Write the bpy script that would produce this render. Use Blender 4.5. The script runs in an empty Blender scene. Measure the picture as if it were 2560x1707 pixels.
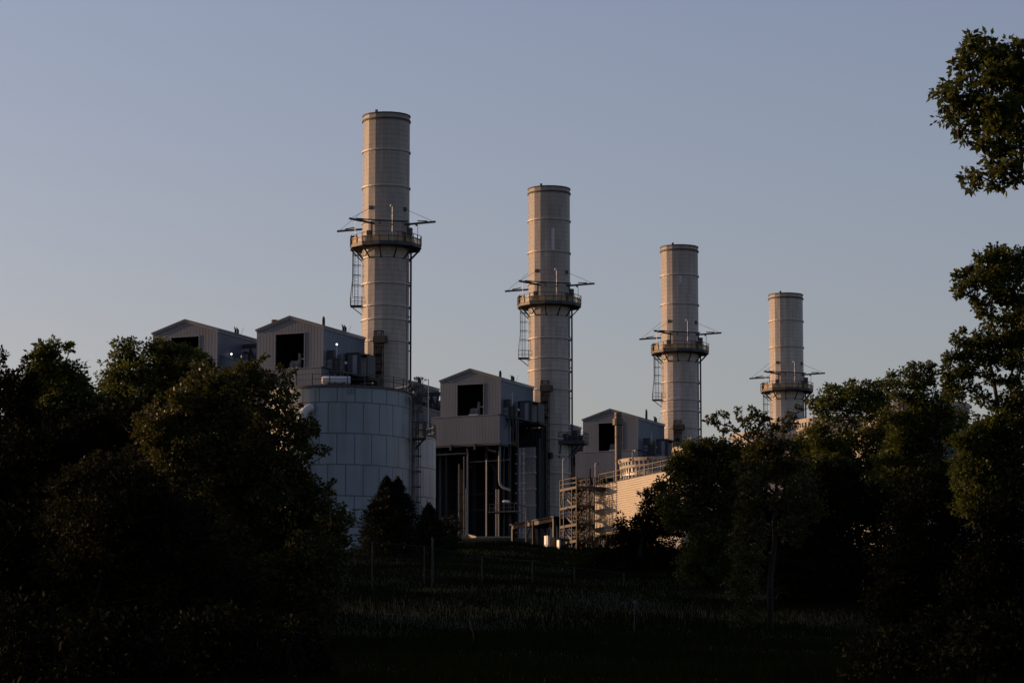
import bpy, math, random
import numpy as np
from mathutils import Vector, Matrix

sc = bpy.context.scene
COL = sc.collection
random.seed(7)
rng = np.random.default_rng(11)
R = math.radians

# ------------------------------------------------------------------ camera maths
F = 7800.0                      # focal length in pixels of the 2560 px wide photograph
PITCH = math.atan((1930 - 853.5) / F)
CP, SP = math.cos(PITCH), math.sin(PITCH)
CAMZ = 1.7
def W(px, py, Y):               # world point seen at a photo pixel, at ground distance Y
    v = (853.5 - py) / F
    k = Y / (CP - v * SP)
    return Vector(((px - 1280) / F * k, Y, CAMZ + k * (SP + v * CP)))
def zat(py, Y):
    return W(1280, py, Y).z

TPH = (zat(1005, 312.5) - zat(1238.5, 312.5)) / 3      # tank course height

# ------------------------------------------------------------------ materials
def mat(name, base, rough=0.7, metal=0.0, spec=0.3):
    m = bpy.data.materials.new(name); m.use_nodes = True
    b = m.node_tree.nodes['Principled BSDF']
    b.inputs['Base Color'].default_value = (*base, 1)
    b.inputs['Roughness'].default_value = rough
    b.inputs['Metallic'].default_value = metal
    b.inputs['Specular IOR Level'].default_value = spec
    return m
class N:
    """tiny helper for building node trees"""
    def __init__(s, m): s.nt = m.node_tree; s.b = s.nt.nodes['Principled BSDF']
    def n(s, t, **kw):
        x = s.nt.nodes.new(t)
        for k, v in kw.items(): setattr(x, k, v)
        return x
    def link(s, a, b): s.nt.links.new(a, b)
    def math(s, op, a, b=None, clamp=False):
        x = s.n('ShaderNodeMath', operation=op, use_clamp=clamp)
        for i, v in enumerate((a, b)):
            if v is None: continue
            if isinstance(v, (int, float)): x.inputs[i].default_value = v
            else: s.link(v, x.inputs[i])
        return x.outputs[0]
    def obj(s):
        t = s.n('ShaderNodeTexCoord'); x = s.n('ShaderNodeSeparateXYZ')
        s.link(t.outputs['Object'], x.inputs[0]); return t.outputs['Object'], x.outputs
    def noise(s, vec, scale, detail=3, sx=1, sy=1, sz=1):
        mp = s.n('ShaderNodeMapping'); mp.inputs['Scale'].default_value = (sx, sy, sz)
        s.link(vec, mp.inputs[0])
        t = s.n('ShaderNodeTexNoise'); t.inputs['Scale'].default_value = scale; t.inputs['Detail'].default_value = detail
        s.link(mp.outputs[0], t.inputs[0]); return t.outputs['Fac']
    def ramp(s, f, c0, c1, p0=0.0, p1=1.0):
        r = s.n('ShaderNodeValToRGB'); e = r.color_ramp.elements
        e[0].position, e[1].position = p0, p1
        e[0].color = (*c0, 1); e[1].color = (*c1, 1)
        s.link(f, r.inputs[0]); return r.outputs[0]
    def mix(s, f, a, b, blend='MIX'):
        x = s.n('ShaderNodeMix', data_type='RGBA', blend_type=blend)
        if isinstance(f, (int, float)): x.inputs[0].default_value = f
        else: s.link(f, x.inputs[0])
        for i, v in ((6, a), (7, b)):
            if isinstance(v, tuple): x.inputs[i].default_value = (*v, 1)
            else: s.link(v, x.inputs[i])
        return x.outputs[2]
    def line(s, v, period, width):      # 1 on thin lines every `period`
        fr = s.math('FRACT', s.math('DIVIDE', v, period))
        return s.math('LESS_THAN', fr, width / period)

def weathered(name, base, rough, var=0.25, scale=0.6, metal=0.0, streak=True, spec=0.3):
    m = mat(name, base, rough, metal, spec); h = N(m)
    o, xyz = h.obj()
    f = h.noise(o, scale, 4, 1, 1, 0.12 if streak else 1)
    c = h.ramp(f, tuple(x * (1 - var) for x in base), tuple(min(1, x * (1 + var)) for x in base), 0.3, 0.7)
    f2 = h.noise(o, scale * 7, 3)
    c = h.mix(0.35, c, h.ramp(f2, tuple(x * 0.7 for x in base), tuple(min(1, x * 1.25) for x in base), 0.3, 0.7))
    h.link(c, h.b.inputs['Base Color'])
    return m

def ribbed(name, base, period, rough=0.55):     # profiled sheet wall, ribs follow x+y of the building
    m = mat(name, base, rough, 0, 0.35); h = N(m)
    o, xyz = h.obj()
    s = h.math('ADD', xyz[0], xyz[1])
    fr = h.math('FRACT', h.math('DIVIDE', s, period))
    rib = h.math('LESS_THAN', fr, 0.22)
    f = h.noise(o, 0.35, 4, 1, 1, 0.25)
    c = h.ramp(f, tuple(x * 0.82 for x in base), tuple(x * 1.15 for x in base), 0.3, 0.7)
    c = h.mix(h.math('MULTIPLY', rib, 0.18), c, tuple(x * 0.35 for x in base))
    h.link(c, h.b.inputs['Base Color'])
    bp = h.n('ShaderNodeBump'); bp.inputs['Strength'].default_value = 0.3; bp.inputs['Distance'].default_value = 0.04
    h.link(h.math('PINGPONG', fr, 0.5), bp.inputs['Height']); h.link(bp.outputs[0], h.b.inputs['Normal'])
    return m

def stack_mat():
    m = mat('aged_aluminium_lagging', (0.36, 0.33, 0.30), 0.58, 0.0, 0.3); h = N(m)
    if 'Diffuse Roughness' in h.b.inputs: h.b.inputs['Diffuse Roughness'].default_value = 1.0
    o, xyz = h.obj()
    oi = h.n('ShaderNodeObjectInfo'); sh = h.n('ShaderNodeVectorMath', operation='ADD')
    cx_ = h.n('ShaderNodeCombineXYZ'); h.link(h.math('MULTIPLY', oi.outputs['Random'], 60.0), cx_.inputs[2])
    h.link(o, sh.inputs[0]); h.link(cx_.outputs[0], sh.inputs[1]); ov = sh.outputs[0]
    ang = h.math('ARCTAN2', xyz[1], xyz[0])
    st = h.noise(ov, 1.3, 5, 1, 1, 0.03)
    c = h.ramp(st, (0.245, 0.22, 0.20), (0.43, 0.40, 0.37), 0.32, 0.68)
    bl = h.noise(ov, 0.14, 4, 1, 1, 0.9)
    c = h.mix(0.5, c, h.ramp(bl, (0.25, 0.22, 0.195), (0.41, 0.385, 0.36), 0.35, 0.65))
    # each lagging sheet has its own slight tone
    ca = h.math('FLOOR', h.math('DIVIDE', h.math('SUBTRACT', ang, R(8.2)), R(360 / 36)))
    cz = h.math('FLOOR', h.math('DIVIDE', xyz[2], 2.4))
    cv = h.n('ShaderNodeCombineXYZ'); h.link(ca, cv.inputs[0]); h.link(cz, cv.inputs[1]); h.link(oi.outputs['Random'], cv.inputs[2])
    wn = h.n('ShaderNodeTexWhiteNoise'); h.link(cv.outputs[0], wn.inputs[0])
    c = h.mix(0.35, c, h.ramp(wn.outputs['Value'], (0.27, 0.245, 0.225), (0.42, 0.395, 0.375)))
    # grime: soot washed down from the rim, rust runs below stiffeners and the platform
    run = h.noise(ov, 2.6, 4, 1, 1, 0.02)
    topd = h.math('MULTIPLY', h.math('SUBTRACT', xyz[2], 30.0), 1 / 24.0, True)
    g = h.math('MULTIPLY', h.math('ADD', h.math('MULTIPLY', topd, 0.75), h.math('MULTIPLY', h.math('SUBTRACT', run, 0.5), 1.1)), 0.75, True)
    c = h.mix(h.math('MULTIPLY', g, 0.42), c, (0.14, 0.12, 0.11))
    ru = h.noise(ov, 3.4, 3, 1, 1, 0.05)
    c = h.mix(h.math('MULTIPLY', h.math('SUBTRACT', ru, 0.60, True), 3.0, True), c, (0.17, 0.11, 0.075))
    zl = h.line(xyz[2], 0.6, 0.05)
    al = h.line(h.math('SUBTRACT', ang, R(8.2 - 0.4)), R(360 / 36), R(0.8))
    br = h.noise(ov, 0.9, 2)
    ln = h.math('MULTIPLY', h.math('MAXIMUM', h.math('MULTIPLY', zl, 0.75), h.math('MULTIPLY', al, 0.45)), h.math('MULTIPLY', br, 1.3))
    c = h.mix(ln, c, (0.08, 0.072, 0.068))
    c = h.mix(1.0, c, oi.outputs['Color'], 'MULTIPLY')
    h.link(c, h.b.inputs['Base Color'])
    bp = h.n('ShaderNodeBump'); bp.inputs['Strength'].default_value = 0.35; bp.inputs['Distance'].default_value = 0.12
    h.link(h.noise(ov, 1.1, 3, 1, 1, 0.5), bp.inputs['Height']); h.link(bp.outputs[0], h.b.inputs['Normal'])
    return m

def tank_mat():
    base = (0.160, 0.207, 0.240)
    m = mat('blue_grey_bolted_tank_steel', base, 0.45, 0, 0.4); h = N(m)
    o, xyz = h.obj()
    PH = TPH; NP = 26
    course = h.math('FLOOR', h.math('DIVIDE', xyz[2], PH))
    ang = h.math('ADD', h.math('ARCTAN2', xyz[1], xyz[0]), 10.0)
    ang = h.math('ADD', ang, h.math('MULTIPLY', course, math.pi / NP))
    al = h.line(ang, 2 * math.pi / NP, 0.014)
    zl = h.line(h.math('ADD', xyz[2], 0.05), PH, 0.12)
    cv = h.n('ShaderNodeCombineXYZ'); h.link(h.math('FLOOR', h.math('DIVIDE', ang, 2 * math.pi / NP)), cv.inputs[0]); h.link(course, cv.inputs[1])
    wn = h.n('ShaderNodeTexWhiteNoise'); h.link(cv.outputs[0], wn.inputs[0])
    c = h.ramp(wn.outputs['Value'], tuple(x * 0.93 for x in base), tuple(x * 1.07 for x in base))
    st = h.noise(o, 0.9, 4, 1, 1, 0.06)
    c = h.mix(h.math('MULTIPLY', h.math('SUBTRACT', st, 0.53, True), 2.6, True), c, (0.12, 0.085, 0.06))
    f = h.noise(o, 0.5, 3); c = h.mix(0.25, c, h.ramp(f, tuple(x * 0.75 for x in base), tuple(x * 1.2 for x in base), .3, .7))
    c = h.mix(h.math('MULTIPLY', h.math('MAXIMUM', al, zl), 0.8), c, (0.03, 0.037, 0.045))
    h.link(c, h.b.inputs['Base Color'])
    return m

def leaf_mat(name, base, trans=0.35, var=0.45, rough=0.5, spec=0.12):
    m = mat(name, base, rough, 0, spec); h = N(m)
    g = h.n('ShaderNodeNewGeometry')
    hsv = h.n('ShaderNodeHueSaturation'); hsv.inputs['Color'].default_value = (*base, 1)
    r = g.outputs['Random Per Island']
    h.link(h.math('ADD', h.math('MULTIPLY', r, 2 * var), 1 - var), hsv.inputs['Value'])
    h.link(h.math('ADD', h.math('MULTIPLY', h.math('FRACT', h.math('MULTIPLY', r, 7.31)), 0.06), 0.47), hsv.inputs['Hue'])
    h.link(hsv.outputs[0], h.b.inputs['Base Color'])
    tr = h.n('ShaderNodeBsdfTranslucent'); h.link(hsv.outputs[0], tr.inputs[0])
    mx = h.n('ShaderNodeMixShader'); mx.inputs[0].default_value = trans
    h.link(h.b.outputs[0], mx.inputs[1]); h.link(tr.outputs[0], mx.inputs[2])
    h.link(mx.outputs[0], h.nt.nodes['Material Output'].inputs[0])
    return m

M = {}
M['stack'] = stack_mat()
M['stack_ring'] = weathered('galvanised_stiffener', (0.36, 0.34, 0.32), 0.5, 0.15)
M['stack_dark'] = mat('sooty_rim_steel', (0.07, 0.068, 0.065), 0.8)
M['patch'] = weathered('new_lagging_sheet', (0.46, 0.45, 0.44), 0.45, 0.06)
M['steel'] = weathered('dark_painted_steel', (0.045, 0.048, 0.055), 0.6, 0.2)
M['black'] = weathered('black_steelwork', (0.013, 0.014, 0.017), 0.7, 0.2)
M['brown_steel'] = weathered('brown_painted_steel', (0.038, 0.029, 0.023), 0.6, 0.2)
M['yellow'] = weathered('safety_yellow_paint', (0.40, 0.27, 0.12), 0.6, 0.25)
M['galv'] = weathered('galvanised_pipe', (0.42, 0.42, 0.43), 0.4, 0.12)
M['white'] = weathered('white_paint', (0.75, 0.74, 0.7), 0.5, 0.06)
M['pipe'] = weathered('insulated_pipe_cladding', (0.125, 0.135, 0.15), 0.4, 0.15)
M['wall'] = ribbed('grey_ribbed_sheet', (0.098, 0.120, 0.156), 0.42)
M['roof'] = weathered('grey_roof_sheet', (0.13, 0.14, 0.16), 0.5, 0.12)
M['trim'] = weathered('pale_grey_trim', (0.155, 0.17, 0.195), 0.5, 0.08)
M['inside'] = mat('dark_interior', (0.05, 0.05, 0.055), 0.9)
M['casing'] = weathered('dark_boiler_casing', (0.02, 0.021, 0.025), 0.7, 0.2)
M['duct'] = weathered('grey_ribbed_duct', (0.27, 0.255, 0.26), 0.55, 0.15)
M['cabin'] = weathered('dark_grey_cabin_panel', (0.10, 0.105, 0.12), 0.6, 0.15)
M['door'] = weathered('pale_cabin_door', (0.30, 0.32, 0.37), 0.5, 0.08)
M['tank'] = tank_mat()
M['rust'] = weathered('rusty_steel', (0.13, 0.06, 0.035), 0.8, 0.35)
M['rust_dark'] = weathered('sooty_rust', (0.055, 0.032, 0.026), 0.8, 0.3)
M['siding'] = weathered('tan_lap_siding', (0.37, 0.325, 0.262), 0.6, 0.07, 0.5)
M['fan'] = weathered('cream_fibreglass', (0.36, 0.325, 0.275), 0.4, 0.10, 0.4)
M['fan_recess'] = weathered('recess_shaded_fibreglass', (0.17, 0.185, 0.20), 0.4, 0.15, 0.5)  # shading of the recesses between ribs, put in as a darker grey
M['louver'] = weathered('blue_grey_louvre', (0.20, 0.23, 0.28), 0.5, 0.1)
M['deck'] = weathered('dark_fan_deck', (0.06, 0.06, 0.065), 0.8, 0.2)
M['bark'] = weathered('rough_bark', (0.016, 0.013, 0.010), 0.9, 0.35, 2.0)
M['concrete'] = weathered('concrete', (0.22, 0.21, 0.19), 0.85, 0.15, 0.8, 0, False)
M['fence'] = weathered('dull_fence_steel', (0.015, 0.016, 0.018), 0.6, 0.2)
M['vent'] = weathered('tan_vent_paint', (0.10, 0.078, 0.06), 0.6, 0.12)
M['letter'] = mat('faded_dark_lettering', (0.035, 0.05, 0.065), 0.6)
M['sign'] = mat('pale_sign_sheet', (0.45, 0.5, 0.6), 0.5)
def glow(name, col, s):
    m = mat(name, col, 0.5); b = m.node_tree.nodes['Principled BSDF']
    b.inputs['Emission Color'].default_value = (*col, 1); b.inputs['Emission Strength'].default_value = s
    return m
M['lamp_lit'] = glow('lit_floodlight', (1, 0.97, 0.9), 1.6)
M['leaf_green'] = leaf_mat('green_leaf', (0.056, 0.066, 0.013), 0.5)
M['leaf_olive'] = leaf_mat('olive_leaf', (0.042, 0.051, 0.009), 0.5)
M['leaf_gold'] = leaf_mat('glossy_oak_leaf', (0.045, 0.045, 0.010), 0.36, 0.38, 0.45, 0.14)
M['leaf_dark'] = leaf_mat('dark_leaf', (0.006, 0.0075, 0.003), 0.2, 0.4, 0.7, 0.02)  # near-black: deep shade put into the leaf colour
M['leaf_shade'] = leaf_mat('dull_shade_leaf', (0.013, 0.014, 0.005), 0.3, 0.45, 0.6, 0.04)  # olive leaf darkened, shade of the bush's flank put into its colour
M['leaf_cedar'] = leaf_mat('cedar_needle', (0.013, 0.016, 0.009), 0.1, 0.4, 0.6, 0.05)
M['grass'] = leaf_mat('dry_green_grass', (0.0095, 0.0125, 0.0032), 0.05, 0.3, 0.9, 0.0)

# ------------------------------------------------------------------ mesh builder
class MB:
    def __init__(s): s.v = []; s.f = []; s.smooth = False
    def add(s, vs, fs):
        o = len(s.v); s.v += [tuple(p) for p in vs]; s.f += [tuple(i + o for i in f) for f in fs]
        return s
    def box(s, x0, x1, y0, y1, z0, z1):
        vs = [(x, y, z) for z in (z0, z1) for x, y in ((x0, y0), (x1, y0), (x1, y1), (x0, y1))]
        return s.add(vs, [(3, 2, 1, 0), (4, 5, 6, 7), (0, 1, 5, 4), (1, 2, 6, 5), (2, 3, 7, 6), (3, 0, 4, 7)])
    def bar(s, p, q, w, h=None):            # rectangular beam
        h = h or w
        p, q = Vector(p), Vector(q); d = (q - p).normalized()
        up = Vector((0, 0, 1)) if abs(d.z) < 0.95 else Vector((1, 0, 0))
        a = d.cross(up).normalized() * (w / 2); b = a.cross(d).normalized() * (h / 2)
        vs = [e + x for e in (p, q) for x in (-a - b, a - b, a + b, -a + b)]
        return s.add(vs, [(3, 2, 1, 0), (4, 5, 6, 7), (0, 1, 5, 4), (1, 2, 6, 5), (2, 3, 7, 6), (3, 0, 4, 7)])
    def path(s, pts, rad, n=8, cap=True):
        pts = [Vector(p) for p in pts]
        if isinstance(rad, (int, float)): rad = [rad] * len(pts)
        rings = []; prev = None
        for i, p in enumerate(pts):
            d = (pts[min(i + 1, len(pts) - 1)] - pts[max(i - 1, 0)]).normalized()
            if prev is None:
                up = Vector((0, 0, 1)) if abs(d.z) < 0.9 else Vector((1, 0, 0))
                a = d.cross(up).normalized()
            else:
                a = (prev - d * prev.dot(d)).normalized()
            prev = a; b = d.cross(a)
            rings.append([p + (a * math.cos(t) + b * math.sin(t)) * rad[i] for t in [2 * math.pi * k / n for k in range(n)]])
        vs = [p for r in rings for p in r]; fs = []
        for i in range(len(pts) - 1):
            for k in range(n):
                fs.append((i * n + k, i * n + (k + 1) % n, (i + 1) * n + (k + 1) % n, (i + 1) * n + k))
        if cap: fs += [tuple(range(n - 1, -1, -1)), tuple((len(pts) - 1) * n + k for k in range(n))]
        return s.add(vs, fs)
    def lathe(s, prof, n=28, a0=0.0, c=(0, 0, 0), arc=2 * math.pi):
        full = abs(arc - 2 * math.pi) < 1e-6; m = n if full else n + 1
        vs = [(c[0] + r * math.cos(a0 + arc * k / n), c[1] + r * math.sin(a0 + arc * k / n), c[2] + z) for r, z in prof for k in range(m)]
        fs = []
        for i in range(len(prof) - 1):
            for k in range(n):
                k2 = (k + 1) % m
                fs.append((i * m + k, i * m + k2, (i + 1) * m + k2, (i + 1) * m + k))
        return s.add(vs, fs)
    def disc(s, r, z, n=28, a0=0.0, c=(0, 0, 0), flip=False):
        vs = [(c[0] + r * math.cos(a0 + 2 * math.pi * k / n), c[1] + r * math.sin(a0 + 2 * math.pi * k / n), c[2] + z) for k in range(n)]
        return s.add(vs, [tuple(range(n))[::-1] if flip else tuple(range(n))])
    def prism(s, poly, y0, y1):             # polygon in x,z extruded in y
        n = len(poly)
        vs = [(x, y0, z) for x, z in poly] + [(x, y1, z) for x, z in poly]
        return s.add(vs, [tuple(range(n)), tuple(range(2 * n - 1, n - 1, -1))] + [(i, n + i, n + (i + 1) % n, (i + 1) % n)[::-1] for i in range(n)])
    def sphere(s, c, r, n=10):
        prof = [(max(1e-3, r * math.sin(math.pi * i / 6)), -r * math.cos(math.pi * i / 6)) for i in range(7)]
        return s.lathe(prof, n, 0, c)
    def build(s, name, m, parent=None, smooth=None):
        me = bpy.data.meshes.new(name); me.from_pydata(s.v, [], s.f); me.update()
        if smooth or s.smooth:
            me.polygons.foreach_set('use_smooth', [True] * len(me.polygons))
        me.materials.append(M[m] if isinstance(m, str) else m)
        o = bpy.data.objects.new(name, me); COL.objects.link(o)
        if parent: o.parent = parent
        return o

def tag(o, label, cat, group=None, kind=None):
    if label: o['label'] = label
    if cat: o['category'] = cat
    if group: o['group'] = group
    if kind: o['kind'] = kind
    return o
def thing(name, label, cat, loc=(0, 0, 0), rotz=0.0, group=None):
    o = bpy.data.objects.new(name, None); COL.objects.link(o)
    o.location = loc; o.rotation_euler = (0, 0, rotz); o.empty_display_size = 0.5
    return tag(o, label, cat, group)
def kids(o): return [c for c in bpy.data.objects if c.parent == o]
def dup(o, parent=None, delta=None, label=None):
    c = o.copy(); COL.objects.link(c)
    if parent: c.parent = parent
    if delta: c.location = o.location + Vector(delta)
    if label: c['label'] = label
    for k in kids(o): dup(k, c)
    return c

# ------------------------------------------------------------------ terrain
PY_ = np.array([-100, 0, 40, 80, 150, 200, 260, 330, 345, 412, 430, 5000.0])
PZ_ = np.array([-1.5, 0, 1.6, 3.9, 8.0, 13.6, 18.9, 25.4, 26.8, 32.5, 33.0, 33.0])
def ground(X, Y):
    X = np.asarray(X, float); Y = np.asarray(Y, float)
    z = np.interp(Y, PY_, PZ_)
    z = 0.5 * z + 0.25 * np.interp(Y - 8, PY_, PZ_) + 0.25 * np.interp(Y + 8, PY_, PZ_)
    t = np.clip((X - 0.5) / 5.0, 0, 1); t = t * t * (3 - 2 * t)
    t2 = np.clip((415 - Y) / 25.0, 0, 1)
    cap = np.minimum(z - .35 * np.clip((Y - 250) / 60, 0, 1), 25.2 + np.clip(Y - 372, 0, 50) * 0.15)
    z = z * (1 - t * t2) + cap * t * t2
    # the hill climbs on both wooded sides
    z = z + np.clip((-X - 55) / 60, 0, 1) * 5 * np.clip(Y / 150, 0, 1)
    z = z + 0.22 * np.sin(X * 0.31 + Y * 0.07) * np.sin(Y * 0.17 + 1.3 * np.sin(X * 0.12)) * np.clip(Y / 60, 0, 1) * np.clip((345 - Y) / 20, 0, 1)
    return z
def gz(X, Y): return float(ground(X, Y))
def make_ground():
    xs = np.concatenate([np.linspace(-4000, -160, 9)[:-1], np.arange(-160, 161, 4.0), np.linspace(160, 4000, 9)[1:]])
    ys = np.concatenate([[-3000, -800, -200], np.arange(-60, 460, 3.0), [480, 520, 600, 800, 1200, 2000, 3500, 5000]])
    X, Y = np.meshgrid(xs, ys); Z = ground(X, Y)
    nx, ny = len(xs), len(ys)
    vs = np.stack([X, Y, Z], -1).reshape(-1, 3)
    i = np.arange(ny - 1)[:, None] * nx + np.arange(nx - 1)[None]
    f = np.stack([i, i + 1, i + nx + 1, i + nx], -1).reshape(-1, 4)
    me = bpy.data.meshes.new('ground'); me.from_pydata(vs.tolist(), [], f.tolist())
    me.polygons.foreach_set('use_smooth', [True] * len(me.polygons))
    m = mat('grassy_soil', (0.018, 0.018, 0.010), 0.95, 0, 0.05); h = N(m)
    o, xyz = h.obj()
    c = h.ramp(h.noise(o, 0.08, 5), (0.008, 0.0105, 0.0035), (0.017, 0.018, 0.007), 0.35, 0.65)
    c = h.mix(0.5, c, h.ramp(h.noise(o, 1.8, 4), (0.007, 0.009, 0.003), (0.018, 0.02, 0.008), 0.35, 0.65))
    h.link(c, h.b.inputs['Base Color'])
    me.materials.append(m)
    g = bpy.data.objects.new('ground', me); COL.objects.link(g); g['kind'] = 'structure'
make_ground()

# ------------------------------------------------------------------ the row of units
RZ = R(-23.3)
S1 = Vector((-15.46, 377.0, 0)); STEP = Vector((20.6, 48.4, 0))
U_ = Vector((math.cos(RZ), math.sin(RZ), 0)); V_ = Vector((-math.sin(RZ), math.cos(RZ), 0))
ZB = 28.5
def c2l(x, y):                      # offsets along the view axes -> unit axes
    return (x * U_.x + y * U_.y, x * V_.x + y * V_.y)
def uon(n, px, v, Z=35.0):          # unit coordinate u of a photo column, on the plane v of unit n
    S = S1 + STEP * (n - 1); k = (px - 1280) / F; Zr = Z - CAMZ
    return (k * ((S.y + v * V_.y) * CP + Zr * SP) - S.x - v * V_.x) / (U_.x - k * U_.y * CP)
def zon(n, py, u, v):
    S = S1 + STEP * (n - 1); return zat(py, (S + U_ * u + V_ * v).y)
def zl(py, dy=-2.9, n=1): return zat(py, (S1 + STEP * (n - 1)).y + dy) - ZB

# ---- chimney
RAD = 2.89; A0 = R(8.2); NF = 18
ztop = zl(281.5)
def make_chimney():
    t = thing('chimney', 'tallest and leftmost round metal chimney, rising behind the blue-grey tank', 'chimney', S1 + Vector((0, 0, ZB)), RZ, 'row of four power plant chimneys')
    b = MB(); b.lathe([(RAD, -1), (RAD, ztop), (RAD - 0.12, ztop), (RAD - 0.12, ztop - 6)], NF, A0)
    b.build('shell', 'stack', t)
    MB().disc(RAD - 0.13, ztop - 6, NF, A0).build('flue_bottom', 'inside', t)
    MB().lathe([(RAD + 0.0, ztop - 0.02), (RAD + 0.1, ztop - 0.02), (RAD + 0.1, ztop + 0.13), (RAD - 0.15, ztop + 0.13), (RAD - 0.15, ztop)], NF, A0).build('rim', 'stack_dark', t)
    MB().box(-0.12, 0.12, -RAD - 0.05, -RAD + 0.2, ztop + 0.1, ztop + 0.42).build('lifting_lug', 'stack_dark', t)
    def ring(z, d, hgt, m):
        MB().lathe([(RAD - 0.02, z - hgt / 2), (RAD + d, z - hgt / 2), (RAD + d, z + hgt / 2), (RAD - 0.02, z + hgt / 2)], NF * 2, A0).build('stiffener_ring', m, t)
    ring(zl(293.6), 0.12, 0.2, 'stack_dark')
    zs = [zl(y) for y in (371.4, 461.4, 550, 639.5, 704.6, 760.7, 795, 848.7)] + [zl(y, -2.9, 2) for y in (1057, 1095, 1136, 1180, 1263)]
    for z in zs: ring(z, 0.13, 0.17, 'stack_ring')
    # platform
    PR = 4.42; NP = 12; PA = R(15) + RZ * 0
    zd = zl(609, -4.3)
    MB().lathe([(RAD + 0.02, zd), (PR, zd), (PR, zd + 0.42), (PR - 0.06, zd + 0.42), (PR - 0.06, zd + 0.3), (RAD + 0.02, zd + 0.3), (RAD + 0.02, zd)], NP, PA).build('platform_deck', 'steel', t)
    g = MB(); y = MB(); nodes = []
    for k in range(NP):
        a, a2 = PA + 2 * math.pi * k / NP, PA + 2 * math.pi * (k + 1) / NP
        p, q = Vector((PR * math.cos(a), PR * math.sin(a), 0)), Vector((PR * math.cos(a2), PR * math.sin(a2), 0))
        nodes.append(p)
        for s in (0, 0.5):
            pp = p.lerp(q, s); g.bar(pp + Vector((0, 0, zd + 0.3)), pp + Vector((0, 0, zd + 1.55)), 0.07)
        for hh in (1.0, 1.52): g.bar(p + Vector((0, 0, zd + hh)), q + Vector((0, 0, zd + hh)), 0.06)
        pi, qi = p * 0.985, q * 0.985
        for hh in np.arange(0.5, 1.12, 0.12): y.bar(pi + Vector((0, 0, zd + hh)), qi + Vector((0, 0, zd + hh)), 0.03, 0.075)
    g.build('guard_rail', 'steel', t); y.build('yellow_infill_rail', 'yellow', t)
    zb = zl(643)
    for p in nodes:
        b = MB(); d = p.normalized()
        b.bar(p * 0.985 + Vector((0, 0, zd + 0.05)), d * (RAD + 0.05) + Vector((0, 0, zb)), 0.13)
        b.bar(d * (RAD + 0.02) + Vector((0, 0, zd - 0.02)), p + Vector((0, 0, zd - 0.02)), 0.12)
        b.build('bracket', 'black', t)
    # gate panel on the left of the platform
    a = math.pi + math.atan2(V_.x, U_.x)
    # davit beams
    for base, tip, yb, yt, lug, yl in (((-1.6, -3.05), (-4.25, -5.4), 557.6, 546, (-1.72, -2.3), 519), ((2.75, -1.8), (6.15, -3.1), 561, 554.5, (2.35, -1.65), 523), ((-2.75, 1.2), (-6.1, 2.4), 573, 578.5, (-2.4, 1.6), 519)):
        bl, tl, ll = c2l(*base), c2l(*tip), c2l(*lug)
        Yb = S1.y
        zb_, zt_ = zat(yb, Yb + base[1]) - ZB, zat(yt, Yb + tip[1]) - ZB; zz = zat(yl, Yb + lug[1]) - ZB
        P, T, L = Vector((*bl, zb_)), Vector((*tl, zt_)), Vector((*ll, zz))
        b = MB(); b.bar(P - (T - P) * 0.12, T, 0.16, 0.24); b.bar(Vector((*bl, zd + 0.3)), P, 0.16)
        b.bar(P.lerp(T, .35) + Vector((0, 0, .3)), P.lerp(T, .7) + Vector((0, 0, .18)), 0.12)
        o = b.build('davit_beam', 'steel', t)
        MB().path([P.lerp(T, 0.9) + Vector((0, 0, .1)), L], 0.022, 4).build('stay_cable', 'steel', o)
        MB().box(L.x - .2, L.x + .2, L.y - .2, L.y + .2, L.z - .22, L.z + .22).build('anchor_box', 'steel', o)
    # curved monorail around the front
    a_, c_ = c2l(-3.4, -4.1), c2l(2.9, -3.7)
    b = MB(); b.bar((*a_, zl(547.5, -4.1)), (*c_, zl(553.5, -3.7)), .12, .16)
    for q_ in (.45, .7): x = Vector((*a_, zl(547.5, -4.1))).lerp(Vector((*c_, zl(553.5, -3.7))), q_); b.bar(x, x - Vector((0, 0, .5)), .14)
    b.build('monorail', 'steel', t)
    # floodlights on the platform
    for (x, y_, h_) in ((-3.65, -1.9, 3.0), (0.95, -4.25, 4.3), (3.95, -1.5, 2.4)):
        l = c2l(x, y_)
        o = MB().path([(*l, zd + .3), (*l, zd + .3 + h_)], 0.035, 6).build('lamp_pole', 'galv', t)
        l2 = c2l(x - .15, y_ - .12)
        MB().sphere((*l2, zd + .36 + h_), 0.17, 8).build('floodlight', 'galv', o)
    for (x, y_, w_, h_) in ((3.0, -2.6, .28, 1.9), (-1.95, -3.2, .2, 1.5), (-3.8, -1.4, .35, 1.1), (2.3, -3.4, .16, 1.2)):
        l = c2l(x, y_); MB().box(l[0] - w_, l[0] + w_, l[1] - w_, l[1] + w_, zd + .31, zd + .31 + h_).build('instrument_box', 'steel', t)
    # ladder and rest platform on the left
    zr = zl(768, 0)
    lad = MB()
    for off in (-3.35, -3.75):
        l = c2l(off, -0.3); lad.bar((*l, zr), (*l, zd), 0.06)
    for z in np.arange(zr, zd, 0.4):
        lad.bar((*c2l(-3.35, -.3), z), (*c2l(-3.75, -.3), z), 0.03)
    cage = MB()
    zc0 = zl(742, 0)
    for off in (-3.95, -4.02):
        for dy in (-0.75, .15): l0, l1 = c2l(off, dy), c2l(off - (.25 if off < -4 else .12), dy); cage.bar((*l1, zc0), (*l0, zl(700, 0)), .035); cage.bar((*l0, zl(700, 0)), (*l0, zd), 0.035)
    for z in np.arange(zl(715, 0), zd - .2, 1.25):
        for p, q in (((-3.0, -.8), (-4.0, -.8)), ((-4.0, -.8), (-4.0, .2)), ((-4.0, .2), (-3.0, .2))): cage.bar((*c2l(*p), z), (*c2l(*q), z), .06)
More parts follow.
